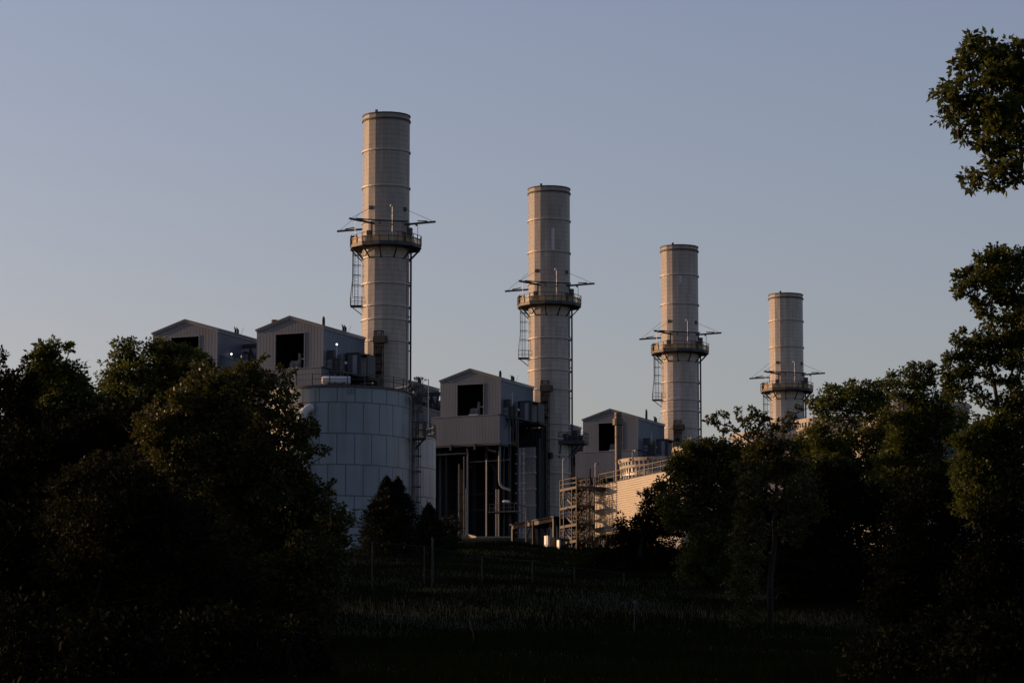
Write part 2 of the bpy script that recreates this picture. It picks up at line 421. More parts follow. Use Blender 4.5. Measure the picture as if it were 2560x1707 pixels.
    lo = lad.build('ladder', 'steel', t); cage.build('ladder_cage', 'steel', lo)
    b = MB()
    c = [c2l(x, y_) for x, y_ in ((-2.85, -.9), (-4.25, -.9), (-4.25, .5), (-2.85, .5))]
    b.add([(*p, zr) for p in c] + [(*p, zr + .15) for p in c], [(3, 2, 1, 0), (4, 5, 6, 7), (0, 1, 5, 4), (1, 2, 6, 5), (2, 3, 7, 6), (3, 0, 4, 7)])
    b.bar((*c2l(-4.1, -.2), zr), (*c2l(-2.85, -.2), zr - 1.0), .1)
    for p in c:
        b.bar((*p, zr), (*p, zr + 1.2), .06)
    for i in range(3):
        for hh in (.65, 1.17): b.bar((*c[i], zr + hh), (*c[i + 1], zr + hh), .05)
    b.build('rest_platform', 'steel', t)
    # conduits down the right side
    l = c2l(3.1, -.4); b = MB(); b.path([(*l, 0), (*l, zd)], 0.13, 8)
    for z in np.arange(3, zd, 4.2): b.bar((*c2l(2.7, -.3), z), (*c2l(3.1, -.4), z), .12)
    b.build('conduit', 'steel', t)
    l = c2l(2.72, -1.1); MB().path([(*l, 0), (*l, zd)], 0.09, 6).build('sample_line', 'duct', t)
    # lattice cable riser on the front
    zlat = zl(828.5)
    u0, u1, v0, v1 = 0.25, 1.24, -3.65, -3.1
    b = MB()
    for u in (u0, u1):
        for v in (v0, v1): b.bar((u, v, 0), (u, v, zlat), .1)
    zz = list(np.arange(0, zlat, 1.05)); zz.append(zlat)
    for i, z in enumerate(zz):
        for v in (v0, v1): b.bar((u0, v, z), (u1, v, z), .07)
        for u in (u0, u1): b.bar((u, v0, z), (u, v1, z), .07)
        if i + 1 < len(zz):
            a_, c_ = (u0, u1) if i % 2 else (u1, u0)
            b.bar((a_, v0, z), (c_, v0, zz[i + 1]), .06); b.bar((c_, v1, z), (a_, v1, zz[i + 1]), .06)
        if i % 2 == 0: b.box(u0 + .12, u1 - .12, v0 + .05, v1 - .1, z - .16, z + .16)
    for q in (.3, .5, .68): b.bar((u0 + q, -3.35, 0), (u0 + q, -3.35, zlat - 1), .07)
    lr = b.build('cable_riser', 'black', t)
    for yy in (850.5, None):
        z = zl(850.5) if yy else zl(1140, -2.9, 2)
        MB().box(u0 - .1, u1 + .55, v0 - .12, v1 + .05, z - .4, z + .4).build('junction_box', 'black', lr)
    # side landing on the right, lower down
    zp = zl(1112, -1, 2); d = Vector((*c2l(1, -.25), 0)); e = Vector((*c2l(.25, 1), 0))
    o = d * 2.2
    b = MB()
    c = [o + d * a_ + e * b_ for a_, b_ in ((-.4, -2.2), (2.9, -1.6), (2.9, .8), (0.6, .8))]
    zv = Vector((0, 0, 1))
    b.add([p + zv * zp for p in c] + [p + zv * (zp + .45) for p in c], [(3, 2, 1, 0), (4, 5, 6, 7), (0, 1, 5, 4), (1, 2, 6, 5), (2, 3, 7, 6), (3, 0, 4, 7)])
    for i in range(3):
        for k in range(4):
            p = c[i].lerp(c[i + 1], k / 3); b.bar(p + zv * zp, p + zv * (zp + 1.6), .06)
        for hh in (1.0, 1.58): b.bar(c[i] + zv * (zp + hh), c[i + 1] + zv * (zp + hh), .06)
    b.bar(c[0] + d * .3 + zv * zp, Vector((*c2l(1.3, -2.6), zp - 1.9)), .12); b.bar(c[1] - d * .6 + zv * zp, Vector((*c2l(2.6, -1.3), zp - 1.7)), .12)
    b.bar(c[2] - d * .6 + zv * zp, Vector((*c2l(2.9, -.2), zp - 1.7)), .12)
    lp = b.build('side_landing', 'steel', t)
    b = MB()
    for a_, b_, w_, h_ in ((.3, -1.5, .25, 1.0), (.9, -1.3, .2, .8), (1.5, -.6, .38, 1.5), (2.2, -.3, .2, .9)):
        p = o + d * a_ + e * b_; b.box(p.x - w_, p.x + w_, p.y - w_, p.y + w_, zp + .4, zp + .4 + h_)
    b.build('analyser_cabinet', 'steel', lp)
    return t
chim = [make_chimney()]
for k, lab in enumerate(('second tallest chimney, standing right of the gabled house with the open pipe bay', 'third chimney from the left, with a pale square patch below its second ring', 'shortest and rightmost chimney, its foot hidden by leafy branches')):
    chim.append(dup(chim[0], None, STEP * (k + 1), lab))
for c_, tone in zip(chim, (1.22, 1.26, 1.45, 1.58)):      # haze put into colour: the two farther stacks' sheets are brightened
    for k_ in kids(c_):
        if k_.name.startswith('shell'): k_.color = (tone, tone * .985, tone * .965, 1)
def patch(n, ya, yb, f0, t0, t1, m='patch'):
    a0, a1 = A0 + 2 * math.pi * f0 / NF, A0 + 2 * math.pi * (f0 + 1) / NF
    P, Q = Vector((RAD * math.cos(a0), RAD * math.sin(a0), 0)), Vector((RAD * math.cos(a1), RAD * math.sin(a1), 0))
    nn = (P + Q).normalized(); z0, z1 = zl(yb, -2.9, n), zl(ya, -2.9, n); b = MB(); vs = []
    for off in (.004, .03):
        for t, z in ((t0, z0), (t1, z0), (t1, z1), (t0, z1)):
            w_ = P.lerp(Q, t) + nn * off; vs.append((w_.x, w_.y, z))
    b.add(vs, [(3, 2, 1, 0), (4, 5, 6, 7), (0, 1, 5, 4), (1, 2, 6, 5), (2, 3, 7, 6), (3, 0, 4, 7)])
    b.build('replaced_lagging_panel', m, chim[n - 1])
def facet_at(n, px):                 # facet index facing a photo column
    S = S1 + STEP * (n - 1); k = (px - 1280) / F
    off = k * (S.y * CP + 40 * SP) - S.x
    a = R(270) - math.atan2(-S.x, S.y) * 0 - math.acos(max(-1, min(1, -off / RAD))) + R(90)
    a = math.atan2(-math.sqrt(max(0, RAD ** 2 - off ** 2)), off)
    return int(math.floor(((a - RZ - A0) % (2 * math.pi)) / (2 * math.pi / NF)))
def facet_t(n, px):
    S = S1 + STEP * (n - 1); k = (px - 1280) / F; off = (k * (S.y * CP + 40 * SP) - S.x)
    return ((math.atan2(-math.sqrt(max(0, RAD ** 2 - off ** 2)), off) - RZ - A0) % (2 * math.pi)) / (2 * math.pi / NF)
for n_, px_, ya_, yb_ in ((2, 1384, 440 + 508 / 3.92, 440 + 722 / 3.92), (3, 1705, 688.5, 708)):
    ft = facet_t(n_, px_); h_ = .5 if ft % 1 > .5 else 0.0
    patch(n_, ya_, yb_, int(ft), h_ + .03, h_ + .47)

# ---- gabled boiler house (A): coordinates in unit axes, z absolute
zE, zA = zat(817, 362.2), zat(793.2, 363.9)
uR, uL = -0.15, -8.97; vF, vB = -16.4, -5.4; uM = (uR + uL) / 2
zG = zon(1, 921.5, uM, vF)
zO1, zO0 = zon(1, 834.5, uM, vF), zon(1, 920.5, uM, vF)
uO0, uO1 = uon(1, 689, vF, 52), uon(1, 760.5, vF, 52)
def gable_house(o, du, dz, label, group, fixtures, lower=True):
    base = S1 + U_ * (uM + du) + V_ * (vF + 5)
    t = thing('gable_boiler_house', label, 'industrial building', (base.x, base.y, ZB), RZ, group)
    ox, oy = uM, vF + 5
    def T(b):
        b.v = [(x - ox, y - oy, z + dz - ZB) for x, y, z in b.v]; return b
    w = .12
    b = MB()
    # front wall around the opening
    b.prism([(uL, zG), (uO0, zG), (uO0, zO1), (uO1, zO1), (uO1, zG), (uR, zG), (uR, zE), (uM, zA), (uL, zE)], vF, vF + w)
    b.prism([(uL, zG), (uR, zG), (uR, zE), (uM, zA), (uL, zE)], vB - w, vB)
    b.box(uL, uL + w, vF + w, vB - w, zG, zE - .02); b.box(uR - w, uR, vF + w, vB - w, zG, zE - .02)
    T(b).build('wall', 'wall', t)
    sl = (zA - zE) / (uR - uM); e = .16
    b = MB(); h = .16
    b.prism([(uM, zA + .02), (uR + e, zE - sl * e + .02), (uR + e, zE - sl * e + .02 + h), (uM, zA + .02 + h)], vF - .18, vB + .1)
    b.prism([(uM, zA + .02), (uM, zA + .02 + h), (uL - e, zE - sl * e + .02 + h), (uL - e, zE - sl * e + .02)], vF - .18, vB + .1)
    rf = T(b).build('roof', 'roof', t)
    b = MB(); d = .22
    b.prism([(uM, zA + .01), (uM, zA - d), (uR + .02, zE - d), (uR + .02, zE + .01)], vF - .1, vF - .003)
    b.prism([(uM, zA + .01), (uL - .02, zE + .01), (uL - .02, zE - d), (uM, zA - d)], vF - .1, vF - .003)
    b.box(uR + .003, uR + .1, vF - .1, vB, zE - .3, zE - .03)
    T(b).build('eave_trim', 'trim', rf)
    b = MB()
    b.box(uO0 - .1, uO0, vF - .05, vF + .2, zG, zO1 + .1); b.box(uO1, uO1 + .1, vF - .05, vF + .2, zG, zO1 + .1); b.box(uO0, uO1, vF - .05, vF + .2, zO1, zO1 + .1)
    T(b).build('opening_frame', 'trim', t)
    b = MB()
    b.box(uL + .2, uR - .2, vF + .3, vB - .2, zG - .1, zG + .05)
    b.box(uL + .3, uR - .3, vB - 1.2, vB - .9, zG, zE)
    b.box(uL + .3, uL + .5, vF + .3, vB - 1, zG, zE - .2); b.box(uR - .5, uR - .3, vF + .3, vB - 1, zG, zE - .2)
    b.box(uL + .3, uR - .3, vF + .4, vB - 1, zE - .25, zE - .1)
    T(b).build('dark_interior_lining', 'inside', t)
    uc = (uO0 + uO1) / 2
    b = MB(); b.path([(uc - .5, vF + 1.5, zG + .75), (uc + .6, vF + 1.5, zG + .75)], .42, 12)
    T(b).build('steam_drum', 'pipe', t)
    T(MB().path([(uc + .75, vF + 1.2, zG), (uc + .75, vF + 1.2, zG + 1.9)], .2, 8)).build('relief_valve', 'pipe', t)
    T(MB().box(uc - .5, uc + .1, vF + .9, vF + 1.3, zG + .05, zG + .7)).build('control_box', 'cabin', t)
    T(MB().box(uc + .2, uc + .7, vF + .9, vF + 1.3, zG + .05, zG + .75)).build('control_box', 'cabin', t)
    b = MB(); b.bar((uc + .75, vF + 1.2, zG + 1.25), (uO1 + .3, vF + 1.2, zG + 1.25), .08); b.box(uc - .5, uc + .8, vF + .6, vF + 1.2, zG + .05, zG + .2)
    T(b).build('white_handrail', 'white', t)
    # roof fixtures
    def rz(u): return zA - sl * abs(u - uM) + .1
    for kind, u, v, hh in fixtures:
        if kind == 'vent':
            T(MB().path([(u, v, rz(u) - .2), (u, v, rz(u) + hh)], .38, 14)).build('round_vent', 'rust_dark', rf)
        elif kind == 'exhaust':
            b = MB(); b.path([(u, v, rz(u) - .2), (u, v, rz(u) + hh * .75), (u, v - .05, rz(u) + hh)], [.17, .17, .1], 10)
            T(b).build('exhaust_pipe', 'rust_dark', rf)
        elif kind == 'fins':
            for q in (0, .5):
                b = MB(); z = rz(u) - .2
                b.path([(u + q * .1, v + q, z), (u + q * .1, v + q, z + .7), (u - .18 + q * .1, v + q - .1, z + hh)], [.14, .14, .02], 8)
                T(b).build('relief_horn', 'rust_dark', rf)
            T(MB().path([(u + .2, v + .9, rz(u) - .1), (u + .5, v + 1.1, rz(u) + hh * .8)], .02, 4)).build('antenna', 'steel', rf)
    # projecting lower block and pipe bay
    if lower:
        zL0, zL1 = zon(2, 1111, -5, vF - 1.2), zon(2, 1041, -5, vF - 1.2)
        a0, a1, b0, b1 = uL - .75, uR + .35, vF - 1.2, vF + 2.6
        b = MB()
        b.box(a0, a1, b0, b1, zL0, zL1)
        lb = T(b).build('lower_block', 'wall', t)
        b = MB()
        zt = zG + .02
        P = [(a0 - .05, b0 - .06, zL1 + .003), (a1 + .06, b0 - .06, zL1 + .003), (a1 + .06, b1, zL1 + .003), (a0 - .05, b1, zL1 + .003), (a0 - .05, vF + .05, zt), (uR - .5, vF + .05, zt), (uR - .5, b1, zt), (a0 - .05, b1, zt)]
        b.add(P, [(3, 2, 1, 0), (4, 5, 6, 7), (0, 1, 5, 4), (1, 2, 6, 5), (2, 3, 7, 6), (3, 0, 4, 7)])
        T(b).build('sloping_ledge_roof', 'roof', lb)
        b = MB(); b.box(a0 - .02, a1 + .03, b0 - .06, b1, zL0 - .28, zL0 - .01)
        for x in (uon(2, 1127, b0), uon(2, 1187, b0)): b.box(x - .12, x + .12, b0 - .22, b0 + .1, zL0 - .75, zL0 + .05)
        T(b).build('edge_beam', 'steel', lb)
        b = MB(); b.box(uL - 6, uR - .1, vF + 9, vF + 10.9, ZB - 1, zG - .1)
        b.box(uL - 6, uR, vF + .5, vF + 9, zL0 + .1, zL0 + .3)
        T(b).build('bay_back_wall', 'black', t)
        for px, vv in ((1116, .6), (1216, .6), (1274, .6), (1185, 4), (1238, 4)):
            x = uon(2, px, vF + vv, 38); b = MB()
            b.box(x - .17, x + .17, vF + vv - .17, vF + vv + .17, ZB - 1, zL0 - .02)
            T(b).build('column', 'casing', t)
        b = MB()
        for pa, pb, za, zb_ in ((1220, 1250, 1150, 1200), (1140, 1180, 1125, 1170)):
            b.bar((uon(2, pa, vF + 1, 38), vF + 1, zon(2, za, -5, vF + 1)), (uon(2, pb, vF + 1, 38), vF + 1, zon(2, zb_, -5, vF + 1)), .2)
        for yy in (1235, 1153, 1275): b.bar((uL - 4, vF + 2.5, zon(2, yy, -5, vF + 2.5)), (uR, vF + 2.5, zon(2, yy, -5, vF + 2.5)), .2)
        T(b).build('bracing', 'black', t)
        v = vF - .25
        def X(px): return uon(2, px, v, 38)
        def Z(py): return zon(2, py, -4, v)
        for px, y0, y1, r in ((1147.5, 1158, 1340, .1), (1160, 1140, 1345, .1), (1164.5, 1220, 1345, .09), (1169, 1128, 1345, .13), (1216.5, 1150, 1345, .1), (1240.5, 1225, 1345, .06)):
            T(MB().path([(X(px), v, Z(y1)), (X(px), v, Z(y0))], r, 8)).build('pipe', 'pipe', t)
        T(MB().path([(X(1092), v, Z(1133)), (X(1164), v, Z(1132)), (X(1168.5), v, Z(1129)), (X(1168.5), v, Z(1118))], .13, 8)).build('pipe', 'pipe', t)
        b = MB(); b.path([(X(1217), v, Z(1097)), (X(1217), v, Z(1121)), (X(1222), v, Z(1126)), (X(1240), v, Z(1131))], .16, 10); b.path([(X(1217), v - .1, Z(1099)), (X(1217), v - .1, Z(1116))], .24, 10)
        T(b).build('valve_pipe', 'pipe', t)
        b = MB(); b.path([(X(1249), v, Z(1116)), (X(1249), v, Z(1205)), (X(1251), v, Z(1214)), (X(1258), v, Z(1221)), (X(1276), v, Z(1228))], .18, 12); b.path([(X(1247), v, Z(1225)), (X(1247), v, Z(1345))], .12, 10)
        T(b).build('large_downcomer', 'pipe', t)
        T(MB().path([(X(1172), v + .4, Z(1154)), (X(1272), v + .4, Z(1152))], .08, 6)).build('pipe', 'pipe', t)
        b = MB(); b.box(X(1222), X(1292), v - .3, v + 1.4, Z(1283), Z(1280))
        for px in (1226, 1238, 1262, 1288): b.bar((X(px), v - .3, Z(1281)), (X(px), v - .3, Z(1262)), .05)
        for yy in (1262, 1271): b.bar((X(1226), v - .3, Z(yy)), (X(1288), v - .3, Z(yy)), .05)
        T(b).build('bay_walkway', 'steel', t)
        b = MB(); xl, xr = X(1277), X(1287)
        for x in (xl, xr): b.bar((x, v + 3, ZB - 1), (x, v + 3, Z(1118)), .09)
        for z in np.arange(ZB, Z(1118), .45): b.bar((xl, v + 3, z), (xr, v + 3, z), .05)
        for z in np.arange(ZB + 2, Z(1118), 1.3):
            for p, q in (((xl - .3, v + 3), (xl - .3, v + 2.2)), ((xl - .3, v + 2.2), (xr + .2, v + 2.2)), ((xr + .2, v + 2.2), (xr + .2, v + 3))): b.bar((*p, z), (*q, z), .07)
        T(b).build('caged_ladder', 'galv', t)
    return t
gA = 'gabled boiler houses beside the chimneys'
hA = [gable_house(None, 0, 0, 'gabled grey boiler house with open doorway behind the blue-grey tank, left of the tallest chimney', gA,
      [('vent', uL + 1.5, vF + 1.6, .85), ('exhaust', uR - .6, vF + 1.2, 1.1), ('fins', uR - .4, vF + 6.0, 1.1)])]
hA.append(gable_house(None, 0, 0, 'gabled grey boiler house above the open dark pipe bay, between first and second chimneys', gA,
      [('exhaust', uR - .6, vF + 1.2, .9), ('fins', uR - .4, vF + 4.6, 1.0)]))
hA[1].location = hA[1].location + STEP
_b = MB(); _b.box(uL - 1.6 - uM, uL - 1.45 - uM, -5.85, 3.9, -1, zon(2, 1111, -5, vF - 1.2) - ZB)  # added screen: keeps low sun out of most of the pipe bay
_b.build('bay_sun_blocker', 'black', hA[1])
hA.append(gable_house(None, 0, 0, 'gabled grey boiler house behind the slim brown vent pipe, left of the third chimney', gA,
      [('exhaust', uR - .6, vF + 5.0, 1.5), ('fins', uR - .4, vF + 8.0, 1.1)]))
hA[2].location = hA[2].location + STEP * 2 + Vector((-.45, 0, .25))
DU = -14.08
gB = 'second row of gabled boiler houses'
hB = gable_house(None, DU, .4, 'far left gabled grey boiler house rising behind the leafy trees', gB, [('fins', uR - .4, vF + 5.2, 1.1)], lower=True)
hB2 = dup(hB, None, STEP, 'gabled boiler house mostly hidden, only a sloping roof right of the tallest chimney')
hB3 = dup(hB, None, STEP * 2, 'gabled boiler house mostly hidden, only a sloping roof right of the second chimney')

# ---- lean-to shed and pipe frame between the two houses
def leanto(lbl):
    base = S1 + U_ * -12 + V_ * -14
    t = thing('lean_to_shed', lbl, 'shed', (base.x, base.y, ZB), RZ, 'sheds between gabled boiler houses')
    u0 = uon(1, 548, -15.5, 50); u1 = uL - .3
    za, zb_ = zon(1, 886, u0, -15.5), zon(1, 908, u1, -15.5)
    b = MB(); zq = zon(2, 1105, -12, -15.5); b.prism([(u0, zq), (u1, zq), (u1, zb_ - .4), (u0, za - .1)], -15.5, -9)
    for x in (u0 + .2, u1 - .4):
        for y in (-15.2, -9.4): b.box(x, x + .25, y, y + .25, ZB - 1, zq)
    b.v = [(x + 12, y + 14, z - ZB) for x, y, z in b.v]; b.build('wall', 'wall', t)
    b = MB(); b.prism([(u0 - .1, za - .08), (u1 + .02, zb_ - .38), (u1 + .02, zb_ - .2), (u0 - .1, za + .1)], -15.65, -8.8)
    b.v = [(x + 12, y + 14, z - ZB) for x, y, z in b.v]; b.build('roof', 'roof', t)
    return t
L1 = leanto('small sloping roofed shed between the two left boiler houses')
L2 = dup(L1, None, STEP, 'sloping roofed shed left of the pipe bay, behind the caged ladder')
def frame(lbl):
    base = S1 + U_ * -11 + V_ * -9
    t = thing('steel_pipe_frame', lbl, 'pipe frame', (base.x, base.y, ZB), RZ, 'pipe frames between boiler houses')
    v = -10
    def X(px): return uon(1, px, v, 50)
    def Z(py): return zon(1, py, -11, v)
    b = MB()
    for px in (595, 622, 640): b.bar((X(px) , v, Z(900)), (X(px + 5), v, Z(862)), .25)
    for yy in (860, 866): b.bar((X(598), v, Z(yy)), (X(655), v, Z(yy)), .25)
    b.bar((X(624), v, Z(866)), (X(636), v, Z(895)), .3); b.bar((X(604), v, Z(872)), (X(604), v, Z(888)), .3)
    b.path([(X(604), v + .5, Z(875)), (X(618), v + .5, Z(880)), (X(620), v + .5, Z(900))], .2, 6)
    b.box(X(592), X(655), v - .3, v + 2, Z(906), Z(900))
    for px in (593, 650): b.box(X(px) - .2, X(px) + .2, v, v + .4, ZB, Z(905))
    b.v = [(x + 11, y + 9, z - ZB) for x, y, z in b.v]; b.build('frame', 'steel', t)
    return t
F1 = frame('dark steel frame with pipes on roof level, between the two left boiler houses')
F2 = dup(F1, None, STEP, 'dark steel pipe frame just right of the tallest chimney')

# ---- boiler casing behind (casts the shade on the chimney feet)
def casing(lbl):
    base = S1 + U_ * -14 + V_ * 0
    t = thing('boiler_casing', lbl, 'boiler', (base.x, base.y, ZB), RZ, 'boiler casings behind the gabled houses')
    ztop_c = zat(887, 374) + .9
    MB().box(-13, 7.5, -3.2, 7, -1, ztop_c - ZB).build('casing', 'casing', t)
    b = MB()
    for x in (-10, -5, 0, 5): b.box(x, x + .25, -3.5, -3.2, -1, ztop_c - ZB)
    b.build('buckstay', 'steel', t)
    return t
cs = [casing('dark boiler casing beside the tallest chimney, hidden behind its gabled house')]
for k, l in enumerate(('dark boiler casing tucked behind the house with the pipe bay', 'dark boiler casing behind the third gabled house', 'dark boiler casing beside the shortest chimney')):
    cs.append(dup(cs[0], None, STEP * (k + 1), l))

# ---- duct, cabin, access stair at the chimney foot
def duct(lbl):
    v = -10.4; u0, u1 = uon(2, 1297, v, 38), uon(2, 1337, v, 38); um = (u0 + u1) / 2
    base = S1 + U_ * um + V_ * v
    t = thing('flue_duct', lbl, 'duct', (base.x, base.y, ZB), RZ, 'ribbed ducts at chimney feet')
    def Z(py): return zon(2, py, um, v) - ZB
    w = (u1 - u0) / 2; z1 = Z(1118)
    MB().box(-w, w, 0, 2.2, -1, z1).build('duct_body', 'duct', t)
    for yy in (1142, 1181.6, 1222, 1263, 1304): MB().box(-w - .12, w + .12, -.1, 2.25, Z(yy) - .12, Z(yy) + .12).build('flange', 'stack_ring', t)
    b = MB()
    for i in range(7): x = -w * .8 + i * w * .27; b.box(x, x + .09, -.06, -.003, Z(1181), Z(1143)); b.box(x, x + .09, -.06, -.003, Z(1330), Z(1264))
    b.build('rib', 'duct', t)
    b = MB(); b.box(-w - .55, -w - .13, -.2, 2, -1, z1 + .3); b.box(w + .14, w + .5, .3, 2, -1, z1 + 1.2)  # dark uprights; the right strip stands in for shadow beside the duct
    b.box(-w - .5, w + .6, 1.0, 2.2, z1 + .05, z1 + 2.6)
    b.build('dark_support_and_shade', 'black', t)
    return t
D = [duct('tall pale ribbed duct at the foot of the tallest chimney')]
D.append(dup(D[0], None, STEP, 'tall pale ribbed duct with flanges beside the second chimney'))
D.append(dup(D[0], None, STEP * 2, 'tall pale ribbed duct beside the third chimney'))
def cabin(lbl):
    v = -10.6; n = 2
    um = uon(n, 1318, v, 50); base = S1 + U_ * um + V_ * v
    def X(px): return uon(n, px, v, 50) - um
    def Z(py): return zon(n, py, um, v) - ZB
    def XR(px): return uon(n, px, v - 4.8, 50) - um
    zf = Z(1056)
    t = thing('analyser_cabin', lbl, 'cabin', (base.x, base.y, ZB), RZ, 'cabins on platforms beside chimneys')
    MB().box(X(1299), X(1327.5), 0, 2.1, zf, Z(1004)).build('cabin_body', 'cabin', t)
    MB().box(X(1297.5), X(1329), -.12, 2.2, Z(1004), Z(1001.5)).build('cabin_roof', 'steel', t)
    MB().box(X(1312), X(1321), -.05, -.003, zf + .2, Z(1007)).build('panel_door', 'door', t)
    x = X(1327.5); MB().box(x + .003, x + .05, .5, 1.7, zf + .1, Z(1010)).build('side_door', 'door', t)
    b = MB()
    b.box(X(1326), X(1326) + .1, -.1, -.003, zf, Z(1001)); b.box(X(1299), X(1300.5), -.1, -.003, zf, Z(1001)); b.box(x + .8, x + .95, .2, 2.3, zf, Z(1006)); b.box(x, x + .95, .2, 2.3, Z(1008), Z(1005.5))
    b.build('door_porch', 'steel', t)
    b = MB(); b.box(X(1290), X(1352), -.5, 2.6, zf - .35, zf - .01)
    b.bar((X(1300), .5, zf - .3), (X(1316), .5, Z(1083)), .2); b.bar((X(1320), .5, zf - .3), (X(1330), .5, Z(1090)), .2); b.bar((X(1310), 1.5, zf - .3), (X(1328), 1.5, Z(1095)), .25)
    for px in (1294, 1350): b.box(X(px) - .15, X(px) + .15, 1.8, 2.2, -1, zf - .35)
    b.build('support_platform', 'black', t)
    b = MB()
    for px, ya, yb, w in ((1262, 1007, 1026, .22), (1271, 1007, 1024, .3), (1276, 1025, 1050, .3), (1287, 1018, 1052, .25)):
        b.box(XR(px) - w, XR(px) + w, -4.9, -4.5, Z(yb), Z(ya))
    for yy in (1026, 1036, 1050): b.bar((XR(1258), -5, Z(yy)), (XR(1297), -5, Z(yy)), .09)
    for px in (1259, 1274, 1284, 1292): b.bar((XR(px), -5, Z(1115)), (XR(px), -5, Z(1025)), .12)
    for a_, c_ in ((1259, 1274), (1284, 1274), (1284, 1292)): b.bar((XR(a_), -5, Z(1100)), (XR(c_), -5, Z(1050)), .08)
    b.box(XR(1257), XR(1296), -5.1, -3.9, Z(1056), Z(1053)); b.box(XR(1280), XR(1296), -3.9, 0, Z(1056), Z(1054))
    for px in (1258, 1293): b.bar((XR(px), -4.6, -1), (XR(px), -4.6, Z(1056)), .16)
    b.build('instrument_rack', 'steel', t)
    o = MB().path([(XR(1281), -4.8, zf), (XR(1281), -4.8, Z(996))], .05, 6).build('lamp_pole', 'galv', t)
    return t, (XR(1281), -4.8, Z(994.5)), (X(1296.5), -.1, Z(1024))
cb, lp_, wl_ = cabin('dark cabin on a platform against the tallest chimney, above the tank roof')
C = [cb, dup(cb, None, STEP, 'dark cabin on a braced platform against the second chimney'), dup(cb, None, STEP * 2, 'dark cabin faint beside the third chimney')]
for i, c_ in enumerate(C):
    MB().sphere(lp_, .13, 8).build('floodlight', 'lamp_lit' if i == 0 else 'galv', c_)
    MB().sphere(wl_, .2, 8).build('wall_lamp', 'white', c_)
p = L1.location; q = W(578.5, 885, 370)
t = thing('floodlight', 'small lit floodlight on the sloping shed roof, between the left boiler houses', 'lamp', (q.x, q.y, q.z - .5))
MB().path([(0, 0, -.6), (0, 0, .45)], .05, 6).build('lamp_pole', 'galv', t); MB().sphere((0, 0, .5), .13, 8).build('lamp_head', 'lamp_lit', t)

# ------------------------------------------------------------------ the two tanks
def handrail(b, r, z, n, h=1.07, arc=None, a0=0.0):
    pts = [Vector((r * math.cos(a0 + 2 * math.pi * k / n), r * math.sin(a0 + 2 * math.pi * k / n), z)) for k in range(n)]
    for k in range(n):
        b.bar(pts[k] - Vector((0, 0, .25)), pts[k] + Vector((0, 0, h)), .09)
        for hh in (h * .52, h): b.bar(pts[k] + Vector((0, 0, hh)), pts[(k + 1) % n] + Vector((0, 0, hh)), .05)
TY = 320.0; TR = 7.5
tc = W(846, 1100, TY); tz = zat(1238.5, TY - TR) - TPH
tk = thing('storage_tank', 'large blue-grey bolted storage tank with elbow duct and roof railing', 'tank', (tc.x, TY, tz), 0, 'bolted storage tanks')
ht = zat(964, TY - TR) - tz
MB().lathe([(TR, -2.5), (TR, ht)], 104).build('shell', 'tank', tk, True)
MB().lathe([(TR + .1, ht - .12), (TR + .12, ht + .1), (TR * .5, ht + .55), (.3, ht + .75), (.01, ht + .76)], 64).build('roof', 'steel', tk)
b = MB(); b.lathe([(TR, ht - .14), (TR + .13, ht - .14), (TR + .13, ht + .1), (TR, ht + .1)], 104); b.build('rim_angle', 'steel', tk)
b = MB(); handrail(b, TR - .05, ht + .1, 26, 1.15, a0=R(3)); b.build('roof_railing', 'steel', tk)
def tl(px, py, Y): w = W(px, py, Y); return Vector((w.x - tc.x, w.y - TY, w.z - tz))
def surf(px, py, off=0.0):           # point on the tank front
    x = (W(px, py, TY - 6).x - tc.x); r = TR + off
    y = -math.sqrt(max(0.01, r * r - x * x)); return Vector((x, y, zat(py, TY + y) - tz))
p0 = surf(784, 1025); p1 = surf(783, 1024, .55); pb = surf(757, 1120, .6)
A_ = surf(758, 1046, .62); B_ = surf(784, 1018, -.1); dh = Vector((B_.x - A_.x, B_.y - A_.y, 0)); rho = dh.length; dh.normalize()
e = [Vector((A_.x, A_.y, -1)), Vector((A_.x, A_.y, A_.z - 2)), A_.copy()]
for k in range(1, 10):
    a = math.pi / 2 * k / 9
    e.append(A_ + dh * rho * (1 - math.cos(a)) + Vector((0, 0, rho * math.sin(a) * 1.0)))
MB().path(e, .44, 14).build('elbow_duct', 'galv', tk, True)
b = MB(); m0 = surf(900, 1290); nrm = Vector((m0.x, m0.y, 0)).normalized()
b.path([m0 - nrm * .1, m0 + nrm * .3], .55, 20); b.path([m0 + nrm * .3, m0 + nrm * .4], .62, 20)
tn = Vector((-nrm.y, nrm.x, 0)); b2 = MB()
b2.bar(m0 - tn * .75 + Vector((0, 0, .68)) + nrm * .05, m0 + tn * .75 + Vector((0, 0, .68)) + nrm * .05, .1)
b.build('manway', 'tank', tk); b2.build('manway_davit', 'steel', tk)
s0 = surf(870, 1273, .03)
MB().bar(surf(862, 1273.5, .03), surf(873, 1273.5, .03), .03, .12).build('level_sign', 'sign', tk)
for px in (752, 790):
    b = MB()
    for yy in list(range(975, 1040, 4)):
        q = surf(px, yy, .02); b.box(q.x - .1, q.x - .04, q.y - .03, q.y, q.z - .035, q.z + .035); b.box(q.x + .04, q.x + .1, q.y - .03, q.y, q.z - .035, q.z + .035)
    b.build('bolt_row', 'letter', tk)
